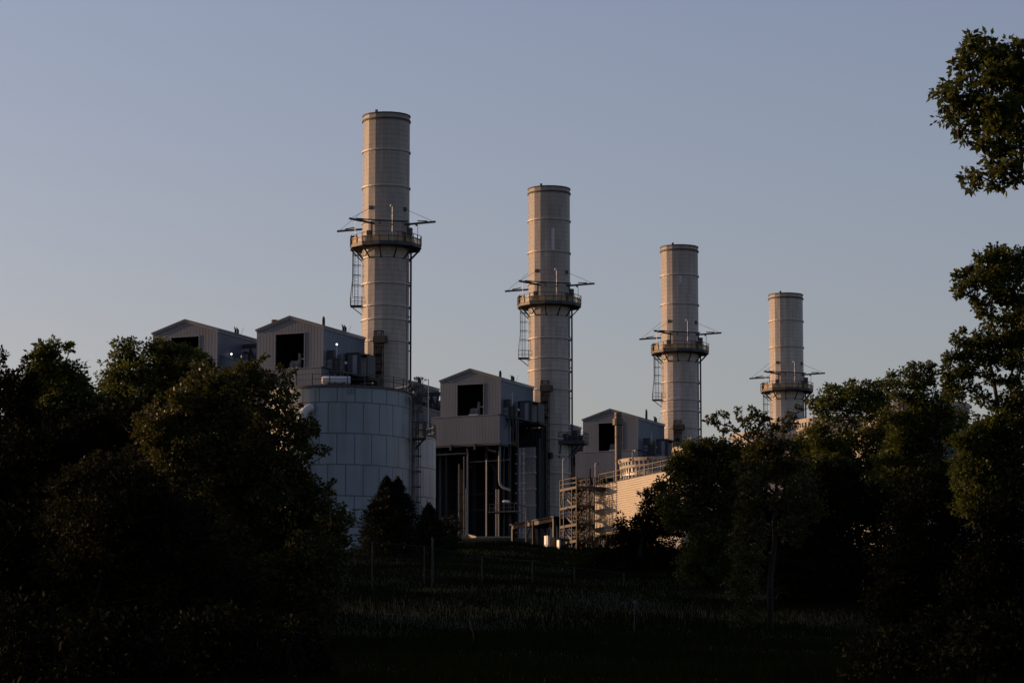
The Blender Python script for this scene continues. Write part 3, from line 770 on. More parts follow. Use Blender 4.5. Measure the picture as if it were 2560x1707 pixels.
# lettering
def lettering(txt, size, loc, rot, m, parent, name='lettering'):
    cu = bpy.data.curves.new(name, 'FONT'); cu.body = txt; cu.size = size; cu.align_x = 'CENTER'; cu.extrude = .004
    tmp = bpy.data.objects.new(name, cu); COL.objects.link(tmp)
    dg = bpy.context.evaluated_depsgraph_get()
    me = bpy.data.meshes.new_from_object(tmp.evaluated_get(dg)); bpy.data.objects.remove(tmp)
    me.name = name; me.materials.clear(); me.materials.append(M[m])
    o = bpy.data.objects.new(name, me); COL.objects.link(o); o.parent = parent; o.location = loc; o.rotation_euler = rot
    return o
q = surf(879, 981, .03); az = math.atan2(q.y, q.x) + math.pi / 2
lettering('CST', .5, q, (math.pi / 2, 0, az), 'letter', tk)
MB().bar(surf(870, 984, .03), surf(889, 984, .03), .02, .04).build('lettering_underline', 'letter', tk)
# vertical pipe and caged ladder at the right flank
def flank(px, py, dy): w = W(px, py, TY + dy); return Vector((w.x - tc.x, dy, w.z - tz))
b = MB(); pp = flank(1031, 1100, -.5); b.path([(pp.x, pp.y, -1), (pp.x, pp.y, ht - .3)], .12, 8); b.build('level_pipe', 'duct', tk)
b = MB(); pq = flank(1036, 1100, -.7)
b.path([(pq.x, pq.y, -1), (pq.x, pq.y, flank(1036, 978, -.7).z)], .17, 8)
for z in np.arange(0, 14, .45): b.bar((pq.x - .2, pq.y - .15, z), (pq.x + .2, pq.y - .15, z), .05)
b.build('ladder_rail', 'duct', tk)
lad = MB(); cag = MB()
def fx(px): return flank(px, 1100, -1).x
def fz(py): return flank(1040, py, -1).z
x0, x1 = fx(1041), fx(1046)
for x in (x0, x1): lad.bar((x, -1, 0), (x, -1, fz(1090)), .07); lad.bar((x, -1, fz(1090)), (x, -1, fz(940)), .07)
for z in np.arange(0, fz(945), .35): lad.bar((x0, -1, z), (x1, -1, z), .035)
def hoop(z, xa, xb, ya, yb):
    for p, q in (((xa, ya), (xa, yb)), ((xa, ya), (xb, ya)), ((xb, ya), (xb, yb)), ((xa, yb), (xb, yb))): cag.bar((*p, z), (*q, z), .09)
for yy in (1140.5, 1179, 1217, 1256): hoop(fz(yy), fx(1033), fx(1052), -1.7, -.7)
for px, top, bot in ((1041, 1105, 1256), (1045, 1105, 1256), (1051.5, 1105, 1217)): cag.bar((fx(px), -1.7, fz(bot)), (fx(px), -1.7, fz(top)), .05)
for px in (1051.5, 1041): cag.bar((fx(px), -1.7, fz(1217)), (fx(px + 2), -1.7, fz(1256)), .05)
for yy in (1029, 966, 946.5): hoop(fz(yy), fx(1035), fx(1057), -1.9, -.6)
for px in (1037, 1043, 1050, 1056): cag.bar((fx(px + (4 if px > 1049 else 1)), -1.9, fz(1058)), (fx(px), -1.9, fz(1029)), .05)
for px in (1036, 1039, 1042, 1046, 1050, 1053, 1056): cag.bar((fx(px), -1.9, fz(1029)), (fx(px), -1.9, fz(946)), .05)
cag.box(fx(1037), fx(1056), -1.7, -.6, fz(1008), fz(990)); 
for yy in (1120, 1050): cag.box(fx(1046), fx(1048), -1.2, -1.0, fz(yy + 20), fz(yy))
lo = lad.build('caged_ladder', 'steel', tk); cag.build('safety_cage', 'steel', lo)
b = MB(); b.box(fx(1031), fx(1064), -2.2, -.4, fz(1099), fz(1096))
for px in (1032, 1040, 1061, 1064):
    b.bar((fx(px), -2.2, fz(1097)), (fx(px), -2.2, fz(1058)), .1); b.bar((fx(px), -.5, fz(1097)), (fx(px), -.5, fz(1058)), .08)
for yy in (1058, 1077):
    b.bar((fx(1031), -2.2, fz(yy)), (fx(1064.5), -2.2, fz(yy)), .1); b.bar((fx(1031), -.5, fz(yy)), (fx(1064.5), -.5, fz(yy)), .07)
b.bar((fx(1061), -1.5, fz(1098)), (fx(1039), -1.2, fz(1124)), .14); b.bar((fx(1064), -2.1, fz(1098)), (fx(1040), -1.3, fz(1119)), .12)
lp2 = b.build('ladder_landing', 'steel', tk)
MB().box(fx(1048.5), fx(1055.5), -2.12, -2.08, fz(1095), fz(1062)).build('yellow_gate', 'yellow', lp2)
# horizontal vessel on the tank roof
v0 = tl(818, 950, TY + 2); v1 = tl(878, 948, TY + 1.0)
hv = thing('horizontal_drum', 'short galvanised drum lying on the big tank roof', 'drum', (tc.x + (v0.x + v1.x) / 2, TY - 3.6, tz + ht + .62))
L = (v1 - v0).length / 2
MB().path([(-L - .12, 0, .42), (-L, 0, .42), (L, 0, .42), (L + .05, 0, .42)], [.3, .42, .42, .3], 20).build('drum_body', 'galv', hv, True)
b = MB()
for x in (-L * .55, -.1, L * .6): b.box(x - .1, x + .1, -.35, .35, -.4, .3)
b.build('saddle', 'steel', hv)
# second tank
T2Y = 334.0
e2 = W(1089.5, 1150, T2Y); T2R = 5.5
t2 = thing('storage_tank', 'pale grey ribbed tank half hidden behind the large blue-grey tank', 'tank', (e2.x - T2R, T2Y, zat(1317, T2Y - 3)), 0, 'bolted storage tanks')
z2 = t2.location.z; h2 = zat(1093, T2Y - 1.0) - z2
m2 = M['tank'].copy(); m2.name = 'pale_bolted_tank_steel'
for nd in m2.node_tree.nodes:
    if nd.type == 'VALTORGB':
        for el in nd.color_ramp.elements: c = el.color; el.color = (c[0] * 1.55, c[1] * 1.32, c[2] * 1.18, 1)
M['tank2'] = m2
MB().lathe([(T2R, -2.5), (T2R, h2)], 104).build('shell', 'tank2', t2, True)
MB().lathe([(T2R + .08, h2 - .1), (T2R + .1, h2 + .1), (.3, h2 + .8), (.01, h2 + .81)], 64).build('roof', 'steel', t2)
b = MB(); handrail(b, T2R - .05, h2 + .1, 26, 1.25, a0=R(5)); b.build('roof_railing', 'steel', t2)
q = W(1044, 1268, T2Y - 8); b = MB(); b.path([(q.x - t2.location.x, -T2R * .8 - .3, q.z - z2), (q.x - t2.location.x, -T2R * .8 + .8, q.z - z2)], .62, 18); b.build('manway', 'tank2', t2)
# lamp posts near the tank
q = W(1071, 980, 372)
lp = thing('lamp_post', 'slim lamp post with small white head right of the tank ladder', 'lamp post', (q.x, q.y, ZB))
h_ = zat(948, 372) - ZB
MB().path([(0, 0, 0), (0, 0, h_)], .06, 6).build('pole', 'galv', lp)
b = MB(); b.bar((0, 0, h_), (-.3, 0, h_), .05); b.box(-.5, -.2, -.12, .12, h_ - .16, h_); b.build('lamp_head', 'white', lp)
q = W(1316, 1372, 351)
lp = thing('street_lamp', 'cobra head street lamp, its arm reaching left in front of the pale duct', 'street lamp', (q.x, q.y, gz(q.x, q.y) - .3))
zb = lp.location.z; h_ = zat(1268, 351) - zb
b = MB(); b.path([(0, 0, 0), (0, 0, h_), (-.1, 0, h_ + .1), (-1.0, 0, h_ + .35), (-1.9, 0, h_ + .62)], [.09, .07, .06, .05, .05], 8); b.build('pole', 'steel', lp)
b = MB(); b.path([(-1.85, 0, h_ + .6), (-2.05, 0, h_ + .66), (-2.5, 0, h_ + .68), (-2.72, 0, h_ + .64)], [.06, .14, .16, .05], 8); b.build('lamp_head', 'white', lp)

# ------------------------------------------------------------------ cooling tower
CR = math.atan2(-.925, .381)
C0 = Vector((W(1456, 1215, 354).x, 354, 0)); zC0 = zat(1342, 353); zC1 = zat(1221.5, 354)
CB = 24.5
ct = thing('cooling_tower', 'long tan sided cooling tower with five round fan stacks behind the trees', 'cooling tower', (C0.x, C0.y, CB), CR)
CL, CW = 71.5, 13.6
def d2(x, y): return Vector((C0.x, C0.y, 0)) + Vector((math.cos(CR), math.sin(CR), 0)) * x + Vector((-math.sin(CR), math.cos(CR), 0)) * y
def cpx(px, y, Z=33):                   # local x of a photo column on the plane y
    k = (px - 1280) / F; o = d2(0, y); c_, s_ = math.cos(CR), math.sin(CR)
    return (k * (o.y * CP + (Z - CAMZ) * SP) - o.x) / (c_ - k * s_ * CP)
b = MB(); n = 22; bh = (zC1 - zC0) / n; z0 = zC0 - CB
for i in range(n):
    za, zb_ = z0 + i * bh, z0 + (i + 1) * bh
    g = za + .055
    b.add([(0, -.06, g), (CL, -.06, g), (CL, -.06, zb_), (0, -.06, zb_)], [(0, 1, 2, 3)])
    b.add([(0, -.06, g), (0, .03, g), (CL, .03, g), (CL, -.06, g)], [(0, 1, 2, 3)])
    b.add([(0, .03, za), (CL, .03, za), (CL, .03, g), (0, .03, g)], [(0, 1, 2, 3)])
    b.add([(0, -.06, za), (CL, -.06, za), (CL, .03, za), (0, .03, za)], [(0, 1, 2, 3)])
b.build('lap_siding', 'siding', ct)
b = MB(); b.box(0.02, CL - .02, .05, CW, z0 + .02, zC1 - CB - .02); b.build('casing', 'deck', ct)
b = MB(); b.box(-.05, CL + .1, -.1, CW + .1, zC1 - CB - .015, zC1 - CB + .1); b.build('fan_deck', 'deck', ct)
b = MB(); b.box(-.3, CL + .3, -.35, CW + .3, -3, z0 - 1.5)
b.build('basin', 'concrete', ct)
b = MB()
for x in np.arange(0.2, CL, 2.05):
    b.box(x, x + .14, .1, .24, z0 - 1.6, z0 + .02)
    b.bar((x, .3, z0 - 1.5), (x + 1.0, .3, z0), .1)
b.box(0, CL, -.02, .3, z0 - .16, z0 + .01)
b.build('basin_post', 'brown_steel', ct)
MB().box(.6, CL - .6, 2.2, CW - .6, z0 - 1.52, z0 + .02).build('fill_pack', 'deck', ct)
b = MB(); zd = zC1 - CB + .1
for x in np.arange(cpx(1497, 0), CL + .1, 2.05): b.bar((x, .05, zd - .1), (x, .05, zd + 1.15), .1)
x0 = cpx(1497, 0)
for hh in (.6, 1.13): b.bar((x0, .05, zd + hh), (CL, .05, zd + hh), .08)
for y in np.arange(.1, CW, 2.0): b.bar((CL - .05, y, zd), (CL - .05, y, zd + 1.1), .08)
for hh in (.55, 1.08): b.bar((CL - .05, 0, zd + hh), (CL - .05, CW, zd + hh), .06)
b.build('deck_railing', 'brown_steel', ct)
b = MB()
for i in range(24):
    z = z0 + .2 + i * (zC1 - zC0 - .3) / 24
    b.add([(CL + .25, -.02, z), (CL + .25, CW, z), (CL + .03, CW, z + .2), (CL + .03, -.02, z + .2)], [(0, 1, 2, 3)])
b.build('end_louvre', 'louver', ct)
FH = zat(1139, 345) - CB - zd
for i in range(5):
    c = (7.15 + 14.3 * i, 6.8, zd - .05)
    prof = [(4.95, 0), (4.72, FH * .33), (4.74, FH * .6), (4.98, FH)]
    b = MB(); b.lathe(prof, 64, 0, c); b.lathe([(r - .1, z) for r, z in prof[::-1]], 64, 0, c)
    fs = b.build('fan_stack', 'fan_recess', ct)
    g = MB()
    for za, zb_ in ((0, .14), (.30, .43), (.62, .72), (.86, 1.0)):
        def rr(z): return float(np.interp(z, [0, .33, .6, 1], [4.95, 4.72, 4.74, 4.98]))
        zm = (za + zb_) / 2
        g.lathe([(rr(za), FH * za), (rr(za) + .12, FH * za), (rr(zb_) + .12, FH * zb_), (rr(zb_), FH * zb_)], 64, 0, c)
    for k in range(56):
        a = 2 * math.pi * k / 56; wv = .017
        for j in range(6):
            za, zb_ = j / 6, (j + 1) / 6
            vs = []
            for z in (za, zb_):
                for rad_, aa in ((rr(z), a - wv), (rr(z) + .1, a - wv), (rr(z) + .1, a + wv), (rr(z), a + wv)):
                    vs.append((c[0] + rad_ * math.cos(aa), c[1] + rad_ * math.sin(aa), c[2] + z * FH))
            g.add(vs, [(0, 1, 5, 4), (1, 2, 6, 5), (2, 3, 7, 6)])
    g.build('fan_stack_rib', 'fan', fs)
    for k in range(14):
        a = 2 * math.pi * k / 14 + .1; b = MB(); b.box(c[0] + 5.05 * math.cos(a) - .13, c[0] + 5.05 * math.cos(a) + .13, c[1] + 5.05 * math.sin(a) - .13, c[1] + 5.05 * math.sin(a) + .13, c[2] + FH * .88, c[2] + FH * .97)
        b.build('clamp', 'rust', fs)
    a = math.pi + .55 - CR * 0
    wx = d2(c[0], c[1]); lx = cpx(0, 0) * 0
    ang = R(225) - CR
    p_ = Vector((c[0] + 5.12 * math.cos(ang), c[1] + 5.12 * math.sin(ang), c[2] + FH * .7))
    b = MB(); b.path([p_, p_ + Vector((0, 0, FH * .5)), p_ + Vector((.05, 0, FH * .5 + .2)), p_ + Vector((.3, .15, FH * .5 + .25))], .035, 6); b.sphere(p_ + Vector((.4, .2, FH * .5 + .15)), .13, 8)
    b.build('deck_lamp', 'galv', fs)
# deck pipes
for px, yt, r, m in ((1475.5, 1171, .1, 'brown_steel'), (1496, 1173.5, .11, 'pipe')):
    q = W(px, 1215, 353); v = thing('standpipe', 'rusty brown standpipe on the cooling tower deck end' if m == 'brown_steel' else 'bluish white standpipe at the start of the deck railing', 'pipe', (q.x, q.y, zC1 + .1))
    o = MB().path([(0, 0, 0), (0, 0, zat(yt, 353) - zC1 - .1)], r, 8).build('pipe_body', m, v)
    b = MB(); b.path([(0, 0, .9), (0, 0, 1.15)], r * 1.7, 8); b.build('flange', m, v)
q = W(1629, 1190, 347); v = thing('deck_mast', 'thin pale mast on the railing before the first fan stack', 'mast', (q.x, q.y, zC1 + .1))
MB().path([(0, 0, -.1), (0, 0, zat(1143, 347) - zC1)], .045, 6).build('mast_tube', 'white', v)
q = W(1464, 1208, 356); v = thing('deck_cabinet', 'small cream cabinet behind the stair tower top', 'cabinet', (q.x, q.y, zC1 + .1))
MB().box(-.22, .22, -.2, .2, -.05, .75).build('cabinet_body', 'white', v); MB().box(-.26, .26, -.24, .24, .752, .8).build('cabinet_lid', 'steel', v)
# slim vent pipe
VY = 378.0
q = W(1546, 1200, VY); vp = thing('vent_pipe', 'slim brown vent pipe with a drum shaped cap, before the third boiler house', 'vent pipe', (q.x, VY, ZB))
def vz(py): return zat(py, VY) - ZB
b = MB(); r = .40
b.path([(0, 0, -.5), (0, 0, vz(1062))], r, 16); b.build('pipe_body', 'vent', vp)
MB().path([(0, 0, vz(1062.5)), (0, 0, vz(1047))], .67, 18).build('drum_cap', 'vent', vp)
MB().path([(0, 0, vz(1046.9)), (0, 0, vz(1031.5))], .44, 16).build('top_spigot', 'vent', vp)
b = MB()
for yy in (1093, 1153): b.path([(0, 0, vz(yy)), (0, 0, vz(yy - 2))], r + .05, 16)
b.path([(0, 0, vz(1039.5)), (0, 0, vz(1038))], .5, 16); b.build('band', 'rust', vp)

# ------------------------------------------------------------------ stair tower
SY = 346.6
K = W(1442, 1380, SY)
zS = zat(1388, SY)
st = thing('stair_tower', 'open brown steel stair tower at the left end of the cooling tower', 'stair tower', (K.x, SY, zS), CR)
# local: x along the tower wall (towards camera), y into the tower
SL, SW = 4.6, 2.15
def sz(py, x=0, y=0):
    w = Vector((K.x, SY, 0)) + Vector((math.cos(CR), math.sin(CR), 0)) * x + Vector((-math.sin(CR), math.cos(CR), 0)) * y
    return zat(py, w.y) - zS
lev = [sz(1342.5 + 9), sz(1306.5 + 4), sz(1262.5 + 2), sz(1217.5)]
b = MB(); top = lev[-1]
for x in (-SL, -SL * .78, -SL * .28, 0):
    for y in (0, SW): b.bar((x, y, -.6), (x, y, top + (1.15 if x in (-SL, 0, -SL * .78) else .0)), .13)
b.bar((.0, SW * .55, -.6), (.0, SW * .55, top + 1.1), .1)
b.build('post', 'brown_steel', st)
for i, z in enumerate(lev):
    b = MB()
    for y in (0, SW): b.bar((-SL - .05, y, z), (.06, y, z), .12, .28)
    for x in (-SL, 0): b.bar((x, -.05, z), (x, SW + .05, z), .12, .3)
    b.box(-SL, -SL * .72, .05, SW - .05, z + .1, z + .15); b.box(-SL * .27, 0, .05, SW - .05, z + .1, z + .15)
    for x in (-SL * .5,): b.bar((x, .0, z), (x, SW, z), .1)
    b.build('landing', 'brown_steel', st)
zs = [-.4] + lev
for i in range(len(zs) - 1):
    za, zb_ = zs[i], zs[i + 1]; zm = (za + zb_) / 2
    for (xa, xb, y, z0_, z1_) in ((-SL * .27, -SL * .72, .25, za, zm), (-SL * .72, -SL * .27, SW - .85, zm, zb_)):
        b = MB()
        for yy in (y, y + .65): b.bar((xa, yy, z0_), (xb, yy, z1_), .07, .24)
        for k in range(7):
            f = k / 6; b.box(xa + (xb - xa) * f - .13, xa + (xb - xa) * f + .13, y + .04, y + .61, z0_ + (z1_ - z0_) * f - .02, z0_ + (z1_ - z0_) * f + .02)
        o = b.build('stair_flight', 'brown_steel', st)
        b = MB()
        for yy in (y, y + .65):
            for hh in (.5, 1.0): b.bar((xa, yy, z0_ + hh), (xb, yy, z1_ + hh), .05)
            for f in (0, .33, .66, 1): b.bar((xa + (xb - xa) * f, yy, z0_ + (z1_ - z0_) * f), (xa + (xb - xa) * f, yy, z0_ + (z1_ - z0_) * f + 1.0), .05)
        b.build('stair_rail', 'brown_steel', o)
    b = MB()
    b.box(-SL, -SL * .72, .05, SW - .05, zm + .0, zm + .06)
    for hh in (.5, 1.0):
        b.bar((0, 0, zb_ + hh), (0, SW, zb_ + hh), .05); b.bar((-SL, 0, zm + hh), (-SL, SW, zm + hh), .05); b.bar((-SL * .27, 0, zb_ + hh), (0, 0, zb_ + hh), .05); b.bar((-SL, 0, zm + hh), (-SL * .72, 0, zm + hh), .05)
    b.build('landing_rail', 'brown_steel', st)
    b = MB(); b.bar((0, .0, za + .1), (0, SW, zb_ - .1), .09); b.bar((-SL, 0, za + .1), (-SL * .72, 0, zb_ - .1), .07) if i % 2 else b.bar((-SL * .27, 0, za + .1), (0, 0, zb_ - .1), .07)
    b.bar((-SL * .27, SW, za), (0, SW, zb_), .08)
    b.build('brace', 'brown_steel', st)
b = MB()
b.box(-1.2, 0, SW, SW + 2.0, top + .05, top + .14)
for x in (-1.2, 0):
    for hh in (.6, 1.13): b.bar((x, SW, top + hh), (x, SW + 2.0, top + hh), .06)
    for y in (0, .8, 1.6): b.bar((x, SW + y, top), (x, SW + y, top + 1.13), .07)
b.bar((0, SW, top - .1), (0, SW + 2.0, top - .1), .14, .3); b.bar((-1.2, SW, top - .1), (-1.2, SW + 2.0, top - .1), .14, .3)
for hh in (.6, 1.13): b.bar((-SL, 0, top + hh), (0, 0, top + hh), .06); b.bar((-SL, SW, top + hh), (-1.2, SW, top + hh), .06); b.bar((-SL, 0, top + hh), (-SL, SW, top + hh), .06)
b.build('top_walkway', 'brown_steel', st)
for px, yt, x, y in ((1407, 1150, -SL, .3), (1455, 1160.5, -.2, SW + .2)):
    b = MB(); z1 = sz(yt, x, y); b.path([(x, y, top - 1), (x, y, z1), (x + .05, y + .03, z1 + .12), (x + .05, y + .3, z1 + .15)], .05, 6)
    o = b.build('lamp_pole', 'galv', st)
    MB().sphere((x + .05, y + .36, z1 + .08), .11, 8).build('lamp_head', 'steel', o)

# ------------------------------------------------------------------ open canopy with tanks under it
QY = 352.5
Q = W(1386, 1372, QY); zQ = gz(Q.x, Q.y) - .3
cn = thing('open_canopy', 'low open steel canopy with sunlit edge beam, left of the stair tower', 'canopy', (Q.x, QY, zQ), CR)
def qz(py, x=0, y=0):
    w = Vector((Q.x, QY, 0)) + Vector((math.cos(CR), math.sin(CR), 0)) * x + Vector((-math.sin(CR), math.cos(CR), 0)) * y
    return zat(py, w.y) - zQ
def qx(px): 
    k = (px - 1280) / F; c_, s_ = math.cos(CR), math.sin(CR)
    return (k * (QY * CP + 30 * SP) - Q.x) / (c_ - k * s_ * CP)
QL = -qx(1283); ze = qz(1300)
for x in (0, -QL * .5, -QL):
    b = MB()
    for y in (0, 3.2): b.box(x - .17, x + .17, y - .17, y + .17, -.6, ze)
    b.build('post', 'brown_steel', cn)
b = MB(); b.bar((-QL * .46, -.1, ze + .05), (.1, -.1, ze + .05), .12, .42); b.bar((-QL - .1, -.1, ze + .05), (-QL * .54, -.1, ze + .05), .12, .42)
b.build('edge_beam', 'brown_steel', cn)
b = MB(); b.prism([(-.3, ze + .3), (3.9, ze + .05), (3.9, ze + .18), (-.3, ze + .46)], -QL - .4, .5)
b.v = [(y, x, z) for x, y, z in b.v]; b.box(-QL * .54, -QL * .46, -.25, .1, ze - .2, ze + .35)
b.build('roof_sheet', 'black', cn)
b = MB()
for xa, xb in ((-QL * .97, -QL * .62), (-QL * .45, -QL * .12)):
    b.bar((xa, 0.3, .1), (xb, 0.3, ze), .11)
b.bar((0, 0, ze - .2), (-1.0, 0, ze + .1), .12); b.bar((-QL * .5, 3.2, 0), (-QL * .9, 3.2, ze), .1); b.bar((0, 3.2, .2), (-QL * .4, 3.2, ze), .1)
b.build('knee_brace', 'steel', cn)
def upright(px, y0, y1, r, lab, Yd, ball):
    q = W(px, y1, Yd); z0 = gz(q.x, q.y) - .2
    v = thing('white_cabinet', lab, 'cabinet', (q.x, q.y, z0), CR, 'white cabinets under the canopy')
    h_ = zat(y0, Yd) - z0
    MB().box(-r * 2.0, r * 2.0, -r * .45, r * .45, 0, h_).build('cabinet_body', 'white', v)
    MB().box(-r * 2.1, r * 2.1, -r * .55, r * .55, h_ + .003, h_ + .05).build('cabinet_lid', 'galv', v)
    if ball:
        MB().sphere((.1, -.55, .55), .32, 12).build('valve_bulb', 'white', v)
        b = MB(); b.path([(-.2, .75, 0), (-.2, .75, h_ * .96)], .36, 12); b.build('yellow_drum', 'yellow', v)
upright(1367, 1339.5, 1378, .24, 'taller sunlit white cabinet under the canopy, with a round bulb at its foot', 350.5, True)
upright(1396.5, 1350, 1380, .17, 'shorter sunlit white cabinet at the foot of the stair tower', 349, False)
# concrete kerb in front of the bay
b = MB(); ks = [W(px, 1336, 412) for px in (1095, 1130, 1172)] + [W(1184, 1339, 410), W(1192, 1341, 409), W(1285, 1341, 408)]
kc = ks[0]; kb = thing('kerb', 'thin pale concrete kerb along the grass below the pipe bay', 'kerb', (kc.x, kc.y, kc.z))
for a_, c_ in zip(ks[:-1], ks[1:]): b.bar(a_ - kc - Vector((0, 0, .25)), c_ - kc - Vector((0, 0, .25)), .25, .6)
b.build('kerb_stone', 'concrete', kb)

# ------------------------------------------------------------------ fence
FY = 200.0
fp = [(931, 1354), (1061, 1366), (1205, 1391), (1331, 1403), (1436, 1418), (1560, 1432), (800, 1343)]
fp.sort()
w0 = W(1205, 1391, FY)
fn = thing('chain_link_fence', 'chain link fence with grey posts and a top rail across the dark grassy slope', 'fence', (w0.x, FY, 0))
tops = [W(px, py, FY) - Vector((w0.x, FY, 0)) for px, py in fp]
for p_ in tops:
    MB().path([(p_.x, 0, gz(p_.x + w0.x, FY) - .3), (p_.x, 0, p_.z + .05)], .04, 8).build('fence_post', 'fence', fn)
q = W(1082, 1354, FY) - Vector((w0.x, FY, 0))
MB().path([(q.x, -.1, gz(q.x + w0.x, FY) - .3), (q.x, -.1, q.z + .28)], .07, 8).build('corner_post', 'fence', fn)
MB().path(tops, .025, 6).build('top_rail', 'fence', fn)
b = MB()
for p_, q_ in zip(tops[:-1], tops[1:]):
    zb0, zb1 = gz(p_.x + w0.x, FY), gz(q_.x + w0.x, FY); wd = q_.x - p_.x; st_ = .16
    def P(s, f): x = p_.x + wd * s; zt = p_.z + (q_.z - p_.z) * s; zb = zb0 + (zb1 - zb0) * s; return Vector((x, .03, zb + (zt - zb) * f))
    m_ = int(wd / st_); hh = p_.z - zb0; kx = hh / wd
    for i in range(-m_, 2 * m_):
        s0 = i / m_
        for sg in (1, -1):
            sA, sB = s0, s0 + sg * kx
            fA, fB = 0.0, 1.0
            lo_, hi_ = 0.0, 1.0
            t0 = max(min((0 - sA) / (sB - sA), (1 - sA) / (sB - sA)), 0); t1 = min(max((0 - sA) / (sB - sA), (1 - sA) / (sB - sA)), 1)
            if t1 - t0 < .05: continue
            a_, c_ = P(sA + (sB - sA) * t0, t0), P(sA + (sB - sA) * t1, t1)
            dd = (c_ - a_).normalized(); nn = Vector((-dd.z, 0, dd.x)) * .0025
            b.add([a_ - nn, c_ - nn, c_ + nn, a_ + nn], [(0, 1, 2, 3)])
b.build('mesh_wire', 'fence', fn)
q = W(872, 1366, FY - .1); s_ = thing('fence_sign', 'small pale rectangular plate on the fence left of the cedars', 'sign', (q.x, q.y, q.z))
MB().box(-.2, .2, -.02, .02, -.15, .15).build('plate', 'sign', s_); b = MB(); b.box(-.22, .22, .022, .05, -.03, .03); b.build('clip', 'steel', s_)
q = W(1582, 1543, 150); z = gz(q.x, 150)
s_ = thing('marker_stake', 'thin pale stake standing in the grass below the right hand shrubs', 'stake', (q.x, 150, z))
MB().path([(0, 0, -.2), (.06, 0, .45), (.1, 0, zat(1502, 150) - z)], [.03, .03, .02], 6).build('stake_rod', 'steel', s_)
MB().box(.05, .15, -.01, .01, zat(1502, 150) - z - .12, zat(1502, 150) - z + .02).build('stake_tag', 'pipe', s_)

# ------------------------------------------------------------------ vegetation
def quad_mesh(name, V, m, parent=None):
    """V: (n,4,3) quads"""
    n = len(V); me = bpy.data.meshes.new(name)
    me.vertices.add(n * 4); me.vertices.foreach_set('co', V.astype(np.float32).ravel())
    me.loops.add(n * 4); me.loops.foreach_set('vertex_index', np.arange(n * 4, dtype=np.int32))
    me.polygons.add(n); me.polygons.foreach_set('loop_start', np.arange(0, n * 4, 4, dtype=np.int32))
    me.update(calc_edges=True); me.validate()
    me.materials.append(M[m]); o = bpy.data.objects.new(name, me); COL.objects.link(o)
    if parent: o.parent = parent
    return o
def unit(a): return a / np.maximum(np.linalg.norm(a, axis=-1, keepdims=True), 1e-6)
def leaf_quads(c, d, L, wid):
    n = len(c)
    d = unit(d); r = rng.normal(size=(n, 3)); s = unit(np.cross(d, r))
    L = L * rng.uniform(.45, 1.45, (n, 1)); w = L * wid
    t = c + d * L; m = c + d * L * .45
    return np.stack([c, m + s * w, t, m - s * w], 1)

